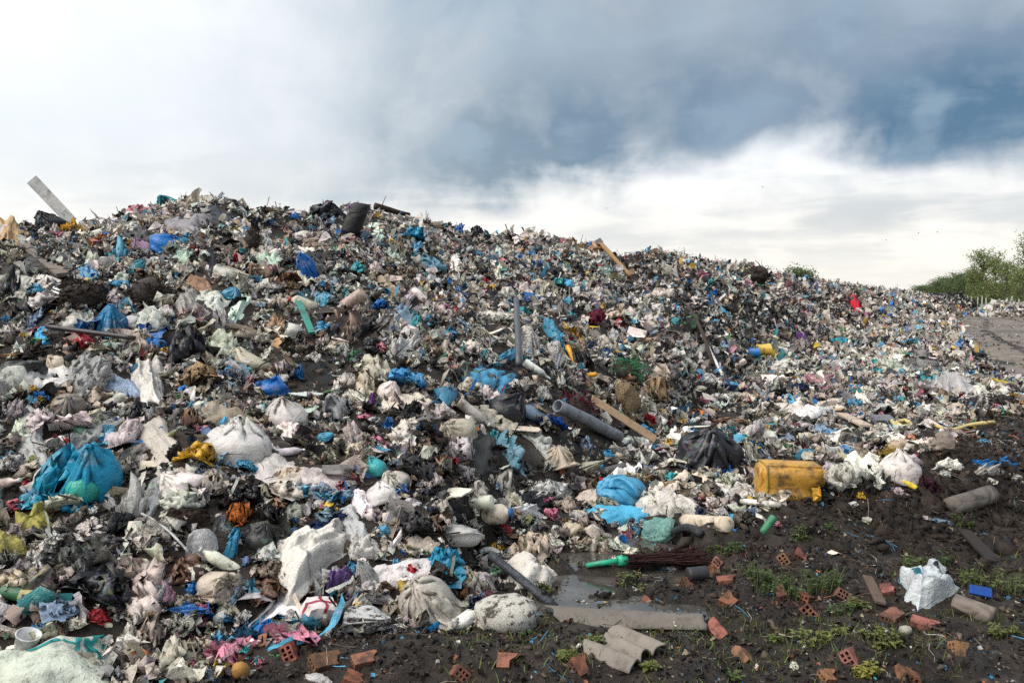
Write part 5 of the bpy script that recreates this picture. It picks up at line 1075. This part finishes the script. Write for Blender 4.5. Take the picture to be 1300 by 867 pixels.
# limp sheets lying over the pieces below them
rd = np.random.default_rng(77); nd = 0
while nd < 150:
    flat = nd < 52
    u, v = (rd.uniform(790, 1290), rd.uniform(425, 625)) if flat else (rd.uniform(-20, 900), rd.uniform(285, 765))
    if not inpoly(np.array([u]), np.array([v]))[0]: continue
    p = hit(u, v)[0]
    if p[1] > 40 or any(((u - a) / (ra + 6)) ** 2 + ((v - b) / (rb + 5)) ** 2 < 1.0 for a, b, ra, rb in KEEP if ra > 12): continue
    L = np.clip(rd.uniform(.25, .68) * FPX / p[1], 18, 120); W = L * rd.uniform(.3, .65); th = rd.uniform(-.5, .5) if flat else rd.normal(.9, .7); ca, sa = math.cos(th), math.sin(th) * (.45 if flat else .75)
    q = [(u + a * L / 2 * ca - b * W / 2 * sa, v + a * L / 2 * sa + b * W / 2 * (.45 if flat else .8) * max(.4, abs(ca))) for a, b in ((-1, -1), (1, -1), (1, 1), (-1, 1))]
    c = rd.choice(list('WWWWWEEEGGHDKKKLIQ')); k = rd.choice(list('wwwcq' if c in 'WGEI' else 'wwc')); mat, noun, cat, nm = dict(w=('film', 'limp film sheet', 'film', 'film_sheet'), c=('cloth', 'rumpled cloth', 'cloth', 'rumpled_cloth'), q=('clear', 'clear film sheet', 'film', 'film_sheet'))[k]
    o, _, _ = drape(nm, q, vary(COLS[c], .15), mat, n=20, lift=.05, fold=.030 * p[1] / 7, freq=rd.uniform(1.8, 3.4), rag=.30, seed=300 + nd, solid=0, tuck=.02)
    o['category'] = cat; o['group'] = 'limp sheets on the heap'; TODO.append((o, CNAME[c], noun, u, v, L * W)); nd += 1
# thin sticks poking out of the crest
for k, (u, v, du, dv) in enumerate(((404, 262, 7, -18), (482, 262, 8, -22), (388, 264, -1, -8), (436, 258, 9, -8), (540, 280, -6, -16), (541, 278, 0, -20), (410, 258, 0, -20), (152, 268, -9, 14), (140, 272, -18, -6), (790, 318, -8, -14), (775, 318, -3, -10), (930, 330, 6, -8))):
    p = hit1(u, v + 6); d = proj(p)[2] / FPX; P = np.array([[0, 0, -.1], [du * d * .3, 0, -dv * d * .4], [du * d, .02, -dv * d]])
    V, F = tube_mesh(P, [.012, .009, .005], 5); o = mesh_obj('stick', V, F, 'wood', loc=p); o.color = rc((.05, .035, .025)); tag(o, None, 'stick', 'sticks poking out of the crest'); TODO.append((o, 'thin dark', 'stick poking skyward', u, v, 10))
# labels: look, then the nearest thing one can find
REL = [('right of', 1, 0), ('left of', -1, 0), ('below', 0, 1), ('above', 0, -1)]
seen = set(o['label'] for o in bpy.data.objects if 'label' in o)
import itertools
for (o, cn, noun, u, v, area) in sorted(TODO, key=lambda t: -t[5]):
    near = sorted(MARKS, key=lambda m: (m[0] - u) ** 2 + (1.4 * (m[1] - v)) ** 2)[:9]
    def rel(m):
        dx, dy = u - m[0], (v - m[1]) * 1.4
        if abs(dx) > 2.2 * abs(dy): return 'right of' if dx > 0 else 'left of'
        if abs(dy) > 2.2 * abs(dx): return 'below' if dy > 0 else 'above'
        return ('below' if dy > 0 else 'above') + (' and right of' if dx > 0 else ' and left of')
    sz = 'large ' if area > 900 else 'small ' if area < 200 else ''
    opts = [f'{cn} {noun} {rel(m)} {m[2]}' for m in near[:2]] + [f'{sz}{cn} {noun} {rel(m)} {m[2]}' for m in near[:3]] + \
           [f'{cn} {noun} between {a[2]} and {b[2]}' for a, b in itertools.combinations(near[:5], 2)] + [f'{cn} {noun} {rel(m)} {m[2]}' for m in near]
    for s in opts:
        if s not in seen and len(s.split()) <= 16: break
    seen.add(s); o['label'] = s

# ------------------------------------------------------------------ uncountable scraps: one mesh per kind
def batch(name, protos, pos, nrm, size, colr, mat, tilt, rng, up=0.0, aniso=(.6, 1.0), zs=1.0, kind='stuff', smooth=True):
    Vs, Fs, Cs, off = [], [], [], 0
    N = len(pos); pick = rng.integers(len(protos), size=N)
    t = rng.normal(size=(N, 3)) * tilt[:, None] if np.ndim(tilt) else rng.normal(size=(N, 3)) * tilt
    z = nrm + t; z /= np.linalg.norm(z, axis=1, keepdims=True)
    a = rng.normal(size=(N, 3)); x = np.cross(a, z); x /= np.linalg.norm(x, axis=1, keepdims=True) + 1e-9; y = np.cross(z, x)
    R = np.stack([x, y, z], -1); S = np.stack([size, size * rng.uniform(*aniso, N), size * zs], -1)
    for k, (V, F) in enumerate(protos):
        i = np.where(pick == k)[0]
        if not len(i): continue
        P = np.einsum('nij,nj,vj->nvi', R[i], S[i], V) + pos[i][:, None]
        Vs.append(P.reshape(-1, 3)); Fs.append((F[None] + (np.arange(len(i)) * len(V))[:, None, None] + off).reshape(-1, F.shape[1])); off += P.shape[0] * P.shape[1]
        Cs.append(np.repeat(colr[i], len(V), 0))
    o = mesh_obj(name, np.concatenate(Vs), np.concatenate(Fs), mat, smooth=not (protos is CLOD or protos is CHIP[3])); add_attr(o.data, np.concatenate(Cs)); tag(o, kind=kind); return o
gp = np.random.default_rng(31)
def cut(k, n, m=None):
    """a torn-off piece of a crumpled sheet"""
    m = m or n; st = gp.integers(2, 4) if n > 6 else gp.integers(3, 6); st = min(st, (_NS - 1) // max(n - 1, m - 1)); i0 = gp.integers(0, _NS - (n - 1) * st); j0 = gp.integers(0, _NS - (m - 1) * st)
    V = SIM[k][i0:i0 + (n - 1) * st + 1:st, j0:j0 + (m - 1) * st + 1:st].reshape(-1, 3).copy(); V -= V.mean(0); V[:, :2] += .25 * gp.normal(size=(len(V), 2)) * V[:, :2].std() * (.5 if n < 6 else .25); return V / np.abs(V).max(), gridF(n, m)
CHIP = {n: [cut(gp.integers(0, 16), n) if gp.random() < (.0 if n == 3 else .7) else (lambda V, F: (V / np.abs(V).max(), F))(*fold_sheet(n, gp, 2 if n == 4 else 3, gp.uniform(.5, 1), .10 if n < 6 else .085)) for _ in range(24)] for n in (3, 4, 6, 9)}
LONG = [cut(gp.integers(0, 22), 10, 4) for _ in range(24)]
WADS = [(lambda V, F: (V / np.abs(V).max(), F))(*fold_sheet(6, gp, 5, gp.uniform(.6, 1), .12)) for _ in range(14)]
TWIG = []
for k in range(10):
    P = np.array([[-1, 0, 0], [-.35, .1 * gp.normal(), .1 * gp.normal()], [.3, .12 * gp.normal(), .1 * gp.normal()], [1, .1 * gp.normal(), .1 * gp.normal()]]); V, F = tube_mesh(P, [.035, .03, .025, .012], 3, False); TWIG.append((V, np.array(F)))
RIB = [(lambda V, F: (V / np.abs(V).max(), F))(*fold_sheet(9, gp, 3, .10, .03, m=2, round_=0)) for _ in range(12)]
RIB2 = [(lambda V, F: (V / np.abs(V).max(), F))(*fold_sheet(6, gp, 3, .30, .08, m=3, round_=.3)) for _ in range(16)]
CLOD = [(lambda V: (V / np.abs(V).max(), ico(1)[1]))(ico(1)[0] * (1 + .85 * vnoise(ico(1)[0] * 2.4 + 9 * k, k))[:, None] * np.array([1, .75, .42])) for k in range(12)]
keep = np.array(KEEP)
def sample(n, d0, d1, s0, s1, prob, rng, over=6, tmax=1.10):
    D = np.sqrt(rng.uniform(d0 * d0, d1 * d1, n * over)); s = rng.uniform(s0, s1, n * over); x, y = s * D, D
    t, zc = mound_t(x, y); z = tfast(x, y); u, v, _ = proj(np.stack([x, y, z], -1)); ok = prob(x, y, u, v, t) > rng.random(len(x))
    i = np.where(ok & (t < tmax))[0][:n]; return x[i], y[i], z[i], u[i], v[i]
def free(u, v, rng, p=.93):
    blk = np.zeros(len(u), bool)
    for a, b, ra, rb in KEEP: blk |= ((u - a) / (ra * .8)) ** 2 + ((v - b) / (rb * .8)) ** 2 < 1
    return ~(blk & (rng.random(len(u)) < p))
def plit(x, y, u, v, t): return np.where(inpoly(u, v), 1.0, np.where(y < 14, .024, 0.0))
cm = np.array([COLS[k] for k in pk])
def colours(x, y, u, v, rng):
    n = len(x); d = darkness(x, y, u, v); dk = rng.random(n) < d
    idx = rng.choice(len(pk), size=n, p=pw)
    cs = np.where(y < 20, .32, .7); wx = x + .3 * cs * vnoise(xyz(x / cs * 2, y / cs * 2), 7); cid = np.floor(wx / cs).astype(np.int64) * 7919 + np.floor(y / cs).astype(np.int64) * 104729   # bags burst where they fell: neighbours share a colour
    ph = (_h(cid, cid * 0, cid * 0, 5) * .5 + .5); ci = np.minimum(np.searchsorted(np.cumsum(pw), ph), len(pk) - 1); idx = np.where((rng.random(n) < .42) & inpoly(u, v), ci, idx)
    c = cm[idx] * rng.uniform(.72, 1.15, (n, 1)) * rng.uniform(.93, 1.07, (n, 3))
    soil = rng.random((n, 1)); grime = np.clip(rng.normal(.10, .16, (n, 1)), 0, .7); c = c * (1 - grime) + np.array([.10, .08, .06]) * grime
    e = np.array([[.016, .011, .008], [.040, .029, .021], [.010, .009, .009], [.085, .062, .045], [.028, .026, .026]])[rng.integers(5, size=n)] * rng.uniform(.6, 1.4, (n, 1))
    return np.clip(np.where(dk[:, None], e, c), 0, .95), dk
RINGS = [(2.9, 6, -.85, .8, 7000, .022, .10, 9, .03), (6, 11, -.85, .75, 18500, .024, .115, 6, .06), (11, 20, -.8, .7, 25000, .032, .14, 4, .07), (20, 42, -.4, .7, 21000, .05, .22, 4, .08), (42, 112, .0, .66, 15000, .10, .36, 4, .12)]
def logn(rng, lo, hi, n): return lo * (hi / lo) ** (rng.random(n) ** 1.6)
films, mattes = [], []
for (d0, d1, s0, s1, n, lo, hi, res, rise) in RINGS:
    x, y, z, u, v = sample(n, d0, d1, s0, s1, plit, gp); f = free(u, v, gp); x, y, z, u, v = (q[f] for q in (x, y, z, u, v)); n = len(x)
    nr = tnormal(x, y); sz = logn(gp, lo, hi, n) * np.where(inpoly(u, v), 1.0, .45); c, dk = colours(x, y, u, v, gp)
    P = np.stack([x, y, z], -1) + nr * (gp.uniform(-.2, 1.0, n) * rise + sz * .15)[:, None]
    big = sz > np.median(sz)
    tl = np.where(gp.random(n) < .25, 1.1, .32)
    kinds = gp.random(n)
    sel = ~dk & (kinds < .62); small = [CHIP[4]] if res == 4 else [CHIP[res], CHIP[4]]
    lg = ~dk & (kinds >= .40) & (kinds < .62); sel = sel & ~lg
    batch('torn_film_scraps', LONG if res > 4 else RIB2, P[lg], nr[lg], sz[lg] * 1.5, c[lg], 's_film', .7, gp)
    a = sel & (big if res > 4 else np.ones(n, bool)); b = sel & ~a
    batch('plastic_scraps', CHIP[res], P[a], nr[a], sz[a], c[a], 's_film', tl[a], gp)
    if b.any(): batch('plastic_scraps', CHIP[4], P[b], nr[b], sz[b], c[b], 's_film', tl[b], gp)
    w = ~dk & (kinds >= .62) & (kinds < .90)
    batch('crumpled_scraps', WADS if res > 4 else CHIP[4], P[w], nr[w], sz[w] * .9, c[w], 's_film' if gp.random() < .5 else 's_matte', .8, gp)
    r = ~dk & (kinds >= .90)
    batch('ribbon_scraps', RIB, P[r], nr[r], sz[r] * 1.8, c[r], 's_film', .9, gp)
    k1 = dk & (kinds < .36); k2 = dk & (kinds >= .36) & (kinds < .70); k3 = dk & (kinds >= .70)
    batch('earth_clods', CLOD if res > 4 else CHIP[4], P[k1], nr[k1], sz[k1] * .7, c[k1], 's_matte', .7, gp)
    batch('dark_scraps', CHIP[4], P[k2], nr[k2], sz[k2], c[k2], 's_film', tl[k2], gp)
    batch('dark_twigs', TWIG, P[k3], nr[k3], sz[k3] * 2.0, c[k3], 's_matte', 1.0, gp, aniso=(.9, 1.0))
# --- crumbs between and on top of the pieces
for (d0, d1, s0, s1, n, lo, hi) in ((2.9, 8, -.85, .75, 13000, .006, .026), (8, 17, -.82, .62, 14000, .011, .04)):
    x, y, z, u, v = sample(n, d0, d1, s0, s1, plit, gp); f = free(u, v, gp, .75); x, y, z, u, v = (q[f] for q in (x, y, z, u, v)); n = len(x)
    nr = tnormal(x, y); sz = logn(gp, lo, hi, n); c, dk = colours(x, y, u, v, gp); dd = gp.random(n) < .45
    c = np.where(dd[:, None], np.array([.035, .026, .020]) * gp.uniform(.5, 2, (n, 1)), c); P = np.stack([x, y, z], -1) + nr * (gp.uniform(0, 1, n) * .035)[:, None]; a = gp.random(n) < .58
    batch('litter_crumbs', CHIP[3], P[a], nr[a], sz[a], c[a], 's_matte', .8, gp); a = ~a
    batch('litter_fibres', TWIG, P[a], nr[a], sz[a] * 3.6, c[a] * .5, 's_matte', .8, gp, aniso=(.4, .6), zs=.5)
# --- the dark soil in front: clods, bark bits, twigs, chips
def psoil(x, y, u, v, t): return np.where((u > -60) & (u < 1360) & (v < 900) & ~inpoly(u, v) & (t < .2) & (tfast(x, y) > -.045), 1.0, 0.0)
for (d0, d1, n, lo, hi) in ((2.9, 5.2, 11500, .006, .030), (5.2, 9, 8000, .009, .05), (9, 16, 2600, .02, .07)):
    x, y, z, u, v = sample(n, d0, d1, -.7, .78, psoil, gp, 10); f = free(u, v, gp, .85); x, y, z, u, v = (q[f] for q in (x, y, z, u, v)); n = len(x)
    nr = tnormal(x, y); sz = logn(gp, lo, hi, n); P = np.stack([x, y, z], -1) + nr * (sz * .2)[:, None]
    base = np.array([[.014, .010, .007], [.032, .022, .016], [.085, .063, .046], [.009, .008, .008]])[gp.integers(4, size=n)] * gp.uniform(.6, 1.5, (n, 1)); k = gp.random(n)
    odd = k > .89; oc = np.array([(.55, .52, .48), (.40, .15, .08), (.45, .36, .26), (.08, .3, .5), (.30, .26, .22)])[gp.integers(5, size=n)]; base = np.where(odd[:, None], oc * gp.uniform(.6, 1, (n, 1)), base)
    a = k < .34; b = (k >= .34) & (k < .60); c = (k >= .60) & (k < .92); d = k >= .92
    batch('soil_clods', CLOD, P[a], nr[a], sz[a], base[a], 's_matte', .6, gp); batch('bark_bits', CHIP[3], P[b], nr[b], sz[b] * 1.0, base[b], 's_matte', .7, gp)
    batch('dead_twigs', TWIG, P[c], nr[c], sz[c] * 2.6, base[c] * 1.5, 's_matte', .5, gp, aniso=(.9, 1)); batch('mixed_chips', CHIP[4], P[d], nr[d], sz[d] * .8, base[d], 's_matte', .6, gp)
# scum and scraps floating on the puddle
def pfloat(x, y, u, v, t): return ((tfast(x, y) < -.058) & (t < .05) & (fbm(xyz(x / .2, y / .2), 151, 2) > -.1)) * 1.0
x, y, z, u, v = sample(260, 3.6, 6.2, -.15, .35, pfloat, gp, 40); n = len(x)
batch('floating_scraps', CHIP[3], np.stack([x, y, np.full(n, -.050)], -1), np.tile([0, 0, 1.], (n, 1)), logn(gp, .005, .035, n), np.array([[.5, .46, .4], [.05, .04, .03], [.2, .15, .1], [.1, .25, .4]])[gp.integers(4, size=n)] * gp.uniform(.5, 1.2, (n, 1)), 's_matte', .1, gp, zs=.4)
# lumps of peaty earth on the bank
def pbank(x, y, u, v, t): return np.exp(-((x - 2.6) / 1.3) ** 2 - ((y - 5.7) / .8) ** 2) * (~inpoly(u, v))
x, y, z, u, v = sample(700, 4.3, 7.2, .2, .75, pbank, gp, 30); n = len(x); nr = tnormal(x, y)
batch('earth_lumps', CLOD, np.stack([x, y, z], -1), nr, logn(gp, .03, .11, n), np.array([.016, .011, .008]) * gp.uniform(.6, 2.2, (n, 1)), 's_matte', .5, gp)
x, y, z, u, v = sample(900, 4.0, 7.2, .1, .78, pbank, gp, 30); n = len(x)
batch('root_litter', TWIG, np.stack([x, y, z + .02], -1), tnormal(x, y), gp.uniform(.05, .16, n), np.array([.035, .024, .016]) * gp.uniform(.5, 2.5, (n, 1)), 's_matte', .45, gp, aniso=(.3, .6), zs=.4)
# --- rubbish on the far heaps beyond the road
def ppile(x, y, u, v, t):
    r = np.zeros_like(x)
    for a, b, ra, rb, h in PILES: r = np.maximum(r, np.hypot((x - a) / ra, (y - b) / rb) < 1.05)
    return r
x, y, z, u, v = sample(2600, 58, 105, .46, .72, ppile, gp, 40, 9e9); n = len(x); nr = tnormal(x, y, .2); c = cm[gp.choice(len(pk), size=n, p=pw)] * .9
dkp = (y > 76) & (gp.random(n) < .72); c = np.where(dkp[:, None], np.array([.05, .05, .055]), np.where((gp.random(n) < .65)[:, None], np.array([.62, .58, .53]), c))
batch('far_heap_scraps', CHIP[4], np.stack([x, y, z], -1) + nr * .12, nr, logn(gp, .18, .6, n), c, 's_matte', .6, gp)
# scattered scraps and stones along the road
def proad(x, y, u, v, t): return np.where((t < 0) & (u > 1150) & (u < 1400) & (v < 560) & (v > 394) & ~inpoly(u, v), np.clip(.25 + fbm(xyz(x / 2.5, y / 2.5), 141, 2), 0, 1), 0.0)
x, y, z, u, v = sample(2600, 9, 75, .45, .80, proad, gp, 30, 9e9); n = len(x); k = gp.random((n, 1)); c = np.where(k < .75, np.array([.22, .19, .16]), np.where(k < .93, np.array([.55, .52, .48]), np.array([.10, .30, .50]))) * gp.uniform(.5, 1.3, (n, 1))
batch('roadside_bits', CHIP[4], np.stack([x, y, z + .03], -1), tnormal(x, y, .2), logn(gp, .02, .12, n), c, 's_matte', .5, gp)

# ------------------------------------------------------------------ weeds and grass in front
def leaf_mesh(V, rng): pass
def weed(u, v, w, h, seed, label, yellow=0.0):
    p = hit1(u, v + h * .4); d = proj(p)[2] / FPX; rng = np.random.default_rng(seed)
    e = empty('weed', p); sv, sf_, lv, lf, lc = [], [], [], [], []
    parts = []
    for i in range(int(14 + w * .5)):
        x, y = rng.uniform(-.5, .5) * w * d, rng.uniform(-.5, .5) * w * d * .7; H = rng.uniform(.35, 1) * h * d * .9; lean = rng.normal(size=2) * .25 * H
        z0 = terrain(np.array([p[0] + x]), np.array([p[1] + y]))[0] - p[2]
        P = np.array([[x, y, z0], [x + lean[0] * .4, y + lean[1] * .4, z0 + H * .55], [x + lean[0], y + lean[1], z0 + H]]); parts.append(tube_mesh(P, [.003, .0025, .0012], 4, False))
        for j in range(rng.integers(2, 6)):
            t = rng.uniform(.35, 1); c = P[0] * (1 - t) + P[2] * t; th = rng.random() * 6.28; L = rng.uniform(.010, .034); dr = np.array([math.cos(th), math.sin(th), rng.uniform(-.3, .5)]); dr /= np.linalg.norm(dr)
            sd = np.cross(dr, [0, 0, 1]); sd /= np.linalg.norm(sd); up = np.cross(sd, dr); k = len(lv)
            lv += [c, c + dr * L * .45 + sd * L * .36 + up * L * .08, c + dr * L * .5 - up * L * .05, c + dr * L * .45 - sd * L * .36 + up * L * .08, c + dr * L * 1.05 - np.array([0, 0, L * .15])]
            lf += [[k, k+2, k+1], [k, k+3, k+2], [k+1, k+2, k+4], [k+2, k+3, k+4]]
            g = np.array([.075, .125, .032]) * rng.uniform(.4, 1.3); g = g * (1 - yellow) + np.array([.35, .30, .06]) * yellow; lc += [g] * 5
    V, F = join(parts); o = mesh_obj('stem', V, F, 'leaf', e); add_attr(o.data, np.tile([.11, .15, .05], (len(V), 1))); tag(o, kind='stuff')
    o = mesh_obj('foliage', np.array(lv), lf, 'leaf', e, smooth=False); add_attr(o.data, np.array(lc)); tag(o, kind='stuff'); tag(e, label, 'weed', 'weeds on the soil'); return e
for k, (u, v, w, h, lb, yl) in enumerate((
        (985, 740, 55, 34, 'bright green weed patch left of the two tilted bricks', 0), (1042, 735, 48, 34, 'broad leaved green weed behind the upright brick', 0), (1015, 675, 20, 14, 'small light green weed on top of the soil bank', .1), (1050, 668, 14, 12, 'single green sprout near the dark hose end', 0),
        (965, 730, 30, 22, 'low weed at the left end of the weed patch', .1), (1065, 772, 26, 16, 'green weed at the foot of the upright brick', 0), (1222, 660, 22, 18, 'lone green seedling right of the muddy grey roll', 0), (1160, 715, 26, 20, 'green weed behind the crumpled printed sheet', .1),
        (1235, 735, 40, 28, 'tall thin weed right of the crumpled printed sheet', .15), (1275, 740, 36, 34, 'pale stemmed weed at the right border', .2), (1195, 712, 22, 16, 'weed at the top of the crumpled printed sheet', 0), (1090, 765, 20, 16, 'yellow green weed left of the brown batten', .3), (1100, 850, 30, 20, 'yellow flowering weed beside the orange brick lump', .7),
        (905, 705, 22, 14, 'pale green weed above the broom tip bricks', .1), (930, 692, 16, 14, 'little weed on the puddle rim', 0), (800, 740, 34, 12, 'low weed growing in the puddle middle', .15), (755, 812, 20, 12, 'weed in front of the long roofing strip', .2), (670, 805, 12, 10, 'tiny weed right of the muddy foam block', 0), (720, 830, 26, 16, 'straggling weed left of the corrugated piece', .3),
        (930, 858, 18, 10, 'light green weed at the bottom under the bright brick', .1), (825, 845, 18, 10, 'weed at the lower corner of the corrugated piece', .3), (1120, 805, 40, 14, 'mossy weed carpet under the long brick', .35), (1040, 805, 60, 14, 'low moss and weed below the ribbed brick', .35), (985, 810, 14, 10, 'small weed below the weed patch', .2), (840, 783, 14, 8, 'weed at the roofing strip near the brick shard', 0), (690, 745, 16, 10, 'weed sprig at the triangular sack', .2), (765, 690, 16, 8, 'weed sprig on the mud island', .3), (1275, 800, 30, 20, 'weed in the bottom right corner', .3))):
    weed(u, v, w, h, 200 + k, lb, yl)
# sparse grass blades: uncountable
BLADE = [(np.array([[-.05, 0, 0], [.05, 0, 0], [.04 + .1 * k, .05 * k, .6], [-.02 + .1 * k, .05 * k, .6], [.22 * k, .12, 1.0]]), np.array([[0, 1, 2], [0, 2, 3], [3, 2, 4]])) for k in (-1, -.4, .5, 1.2)]
def pgr(x, y, u, v, t):
    g = fbm(xyz(x / .45, y / .45), 131, 3); return np.where((u > 560) & (v > 690) & (v < 900) & ~inpoly(u, v) & (g > .02) & (tfast(x, y) > -.04), 1.0, 0.0)
x, y, z, u, v = sample(2600, 2.9, 5.6, -.15, .75, pgr, gp, 16); n = len(x)
batch('grass_blades', BLADE, np.stack([x, y, z - .004], -1), np.tile([0, 0, 1.], (n, 1)), gp.uniform(.02, .06, n), np.array([.10, .15, .04]) * gp.uniform(.5, 1.5, (n, 1)) + gp.random((n, 1)) * np.array([.10, .06, .0]), 'leaf', .45, gp, aniso=(.9, 1.1))

# ------------------------------------------------------------------ trees beyond the road
def tree_meshes(seed, H, W, nb, leaf, dense, upright, green):
    rng = np.random.default_rng(seed); parts = [tube_mesh(np.array([[0, 0, -.2], [.05, 0, H * .3], [-.05, .05, H * .6], [0, 0, H * .95]]), [H * .016, H * .013, H * .008, .01], 7)]
    L, C = [], []
    for i in range(nb):
        z0 = H * rng.uniform(.12, .85); th = rng.random() * 6.28; r = W * .5 * (1 - ((z0 / H - .40) / .62) ** 2 * .8) * rng.uniform(.5, 1.1); dz = r * upright * rng.uniform(.6, 1.5)
        d = np.array([math.cos(th), math.sin(th), 0]); P = np.array([[0, 0, z0], d * r * .5 + [0, 0, z0 + dz * .4], d * r + [0, 0, z0 + dz]]); P[2, 2] = min(P[2, 2], H * rng.uniform(.9, 1.03)); parts.append(tube_mesh(P, [H * .006, H * .004, .008], 4, False))
        for j in range(dense):
            t = rng.uniform(.25, 1.05); c = P[0] * (1 - t) ** 2 + 2 * P[1] * t * (1 - t) + P[2] * t * t + rng.normal(size=3) * np.array([.09, .09, .07]) * W
            L.append(c); C.append(green * rng.uniform(.55, 1.35) * (1 + .15 * rng.normal()))
    L = np.array(L); n = len(L); a = rng.normal(size=(n, 3)); a /= np.linalg.norm(a, axis=1, keepdims=True); b = np.cross(a, rng.normal(size=(n, 3))); b /= np.linalg.norm(b, axis=1, keepdims=True)
    s = leaf * rng.uniform(.6, 1.4, (n, 1)); V = np.stack([L - a * s, L + b * s * .55, L + a * s, L - b * s * .55], 1).reshape(-1, 3); F = np.arange(n * 4).reshape(n, 4)
    tv, tf = join(parts); return (tv, tf), (V, F, np.repeat(np.clip(C, 0, 1), 4, 0))
TP = []
for k, (H, W, nb, leaf, dense, upr, green) in enumerate(((8.0, 3.5, 46, .10, 60, .9, (.17, .22, .055)), (7.4, 3.0, 42, .10, 60, 1.1, (.19, .235, .065)), (9.2, 3.6, 40, .10, 44, 1.0, (.165, .21, .06)), (6.0, 5.2, 90, .12, 80, .6, (.10, .15, .05)), (5.2, 4.6, 90, .12, 80, .5, (.12, .17, .055)))):
    t, l = tree_meshes(300 + k, H, W, nb, leaf, dense, upr, np.array(green)); tm = mesh_obj('trunk', *t, 'bark'); lm = mesh_obj('crown', l[0], l[1], 'leaf', smooth=False); add_attr(lm.data, l[2]); TP.append((tm.data, lm.data)); bpy.data.objects.remove(tm); bpy.data.objects.remove(lm)
def tree(k, u, D, s, label, z=None, sx=1.0):
    x = (u - 650) / FPX * D; z = terrain(np.array([x]), np.array([D]))[0] if z is None else z
    e = empty('tree', (x, D, z - .1)); e.scale = (s * sx, s * sx, s); e.rotation_euler = (0, 0, random.random() * 6)
    for nm, me in zip(('trunk', 'crown'), TP[k]):
        o = bpy.data.objects.new(nm, me); COL.objects.link(o); o.parent = e
    tag(e, label, 'tree', 'trees beyond the road')
for t in ((0, 1246, 108, 1.08, 'tallest pale green young tree of the roadside row'), (1, 1262, 104, 1.08, 'young tree right of the tallest roadside tree'), (0, 1277, 100, .84, 'feathery young tree third from the right border', None, 1.1), (1, 1290, 96, .78, 'feathery young tree second from the right border', None, 1.1), (2, 1303, 84, .95, 'tall thin tree cut by the right border'),
          (1, 1234, 118, .85, 'young tree at the left end of the pale row'), (3, 1222, 150, 1.0, 'dark bushy tree left of the pale young row', None, 1.2), (4, 1210, 165, .95, 'dark round tree at the road bend', None, 1.3), (3, 1200, 180, .9, 'distant dark tree above the end of the heap', None, 1.3), (4, 1190, 200, .85, 'most distant small dark tree over the heap end', None, 1.5), (3, 1228, 140, .85, 'dark tree under the pale row', None, 1.2), (4, 1240, 135, .75, 'low dark tree behind the white heap', None, 1.4), (3, 1183, 230, .7, 'far low tree left of the dark trees', None, 1.8),
          (1, 1330, 78, 1.0, 'young tree just outside the right border'), (0, 1298, 112, .8, 'pale tree behind the border trees', None, 1.2), (4, 1266, 130, .8, 'dark undergrowth tree behind the fence posts', None, 1.4), (4, 1284, 118, .7, 'dark undergrowth tree behind the right fence posts', None, 1.4),
          (4, 1014, 92, .96, 'lone green tree showing its round crown over the far crest', 0.1, 1.0), (3, 1170, 240, .75, 'far low tree at the very end of the heap', None, 1.8)): tree(*t)
# pale posts in front of the trees
pm = bpy.data.meshes.new('post'); V, F = lathe([(.07, -.2), (.075, .3), (.065, 1.2), (.06, 1.75), (.03, 1.8)], 8); V = V * (1 + .08 * vnoise(V * 3, 2))[:, None]; pm.from_pydata(V.tolist(), [], F); pm.update(); pm.materials.append(M['post'])
pu = [(1294, 76), (1285, 78), (1277, 80), (1268, 83), (1262, 86), (1252, 92), (1246, 97), (1240, 102), (1233, 109), (1228, 115), (1223, 122), (1218, 130), (1214, 138)]
for k, (u, D) in enumerate(pu):
    x = (u - 650) / FPX * D; o = bpy.data.objects.new('fence_post', pm); COL.objects.link(o); o.location = (x, D, float(terrain(np.array([x]), np.array([D]))[0]) - .05); o.rotation_euler = (random.uniform(-.06, .06), random.uniform(-.06, .06), 0); o.scale = (1, 1, random.uniform(.8, 1.1))
    tag(o, ('nearest' if k == 0 else 'farthest' if k == len(pu) - 1 else ('second third fourth fifth sixth seventh eighth ninth tenth eleventh twelfth'.split()[k - 1])) + ' pale fence post counted from the right border', 'post', 'posts along the road')
# birds far off
bmsh = bpy.data.meshes.new('bird'); bmsh.from_pydata([(-.5, -.05, .12), (-.25, .05, .2), (0, .1, .03), (.25, .05, .2), (.5, -.05, .12), (-.25, -.1, .17), (0, -.12, .0), (.25, -.1, .17), (0, .28, .02), (0, -.3, .02), (0, 0, -.08)], [], [[0, 5, 1], [1, 5, 6, 2], [2, 6, 7, 3], [3, 7, 4], [2, 8, 10], [6, 10, 9], [2, 10, 6]]); bmsh.update()
for k, (u, v, D, lb) in enumerate(((1166, 296, 190, 'small dark bird highest over the right trees'), (1176, 300, 210, 'small dark bird at the middle of the flock'), (1190, 295, 200, 'small dark bird at the right end of the flock'), (1125, 305, 230, 'small dark bird at the left end of the flock'), (771, 265, 160, 'lone small bird above the crest notch'), (968, 238, 170, 'lone small bird below the dark cloud'))):
    o = inst('bird', bmsh, 'fibre', at(u, v, D), (.8, .8, .8), (0, random.uniform(-.3, .3), random.random() * 6), (.05, .05, .055)); tag(o, lb, 'bird', 'birds over the heap')
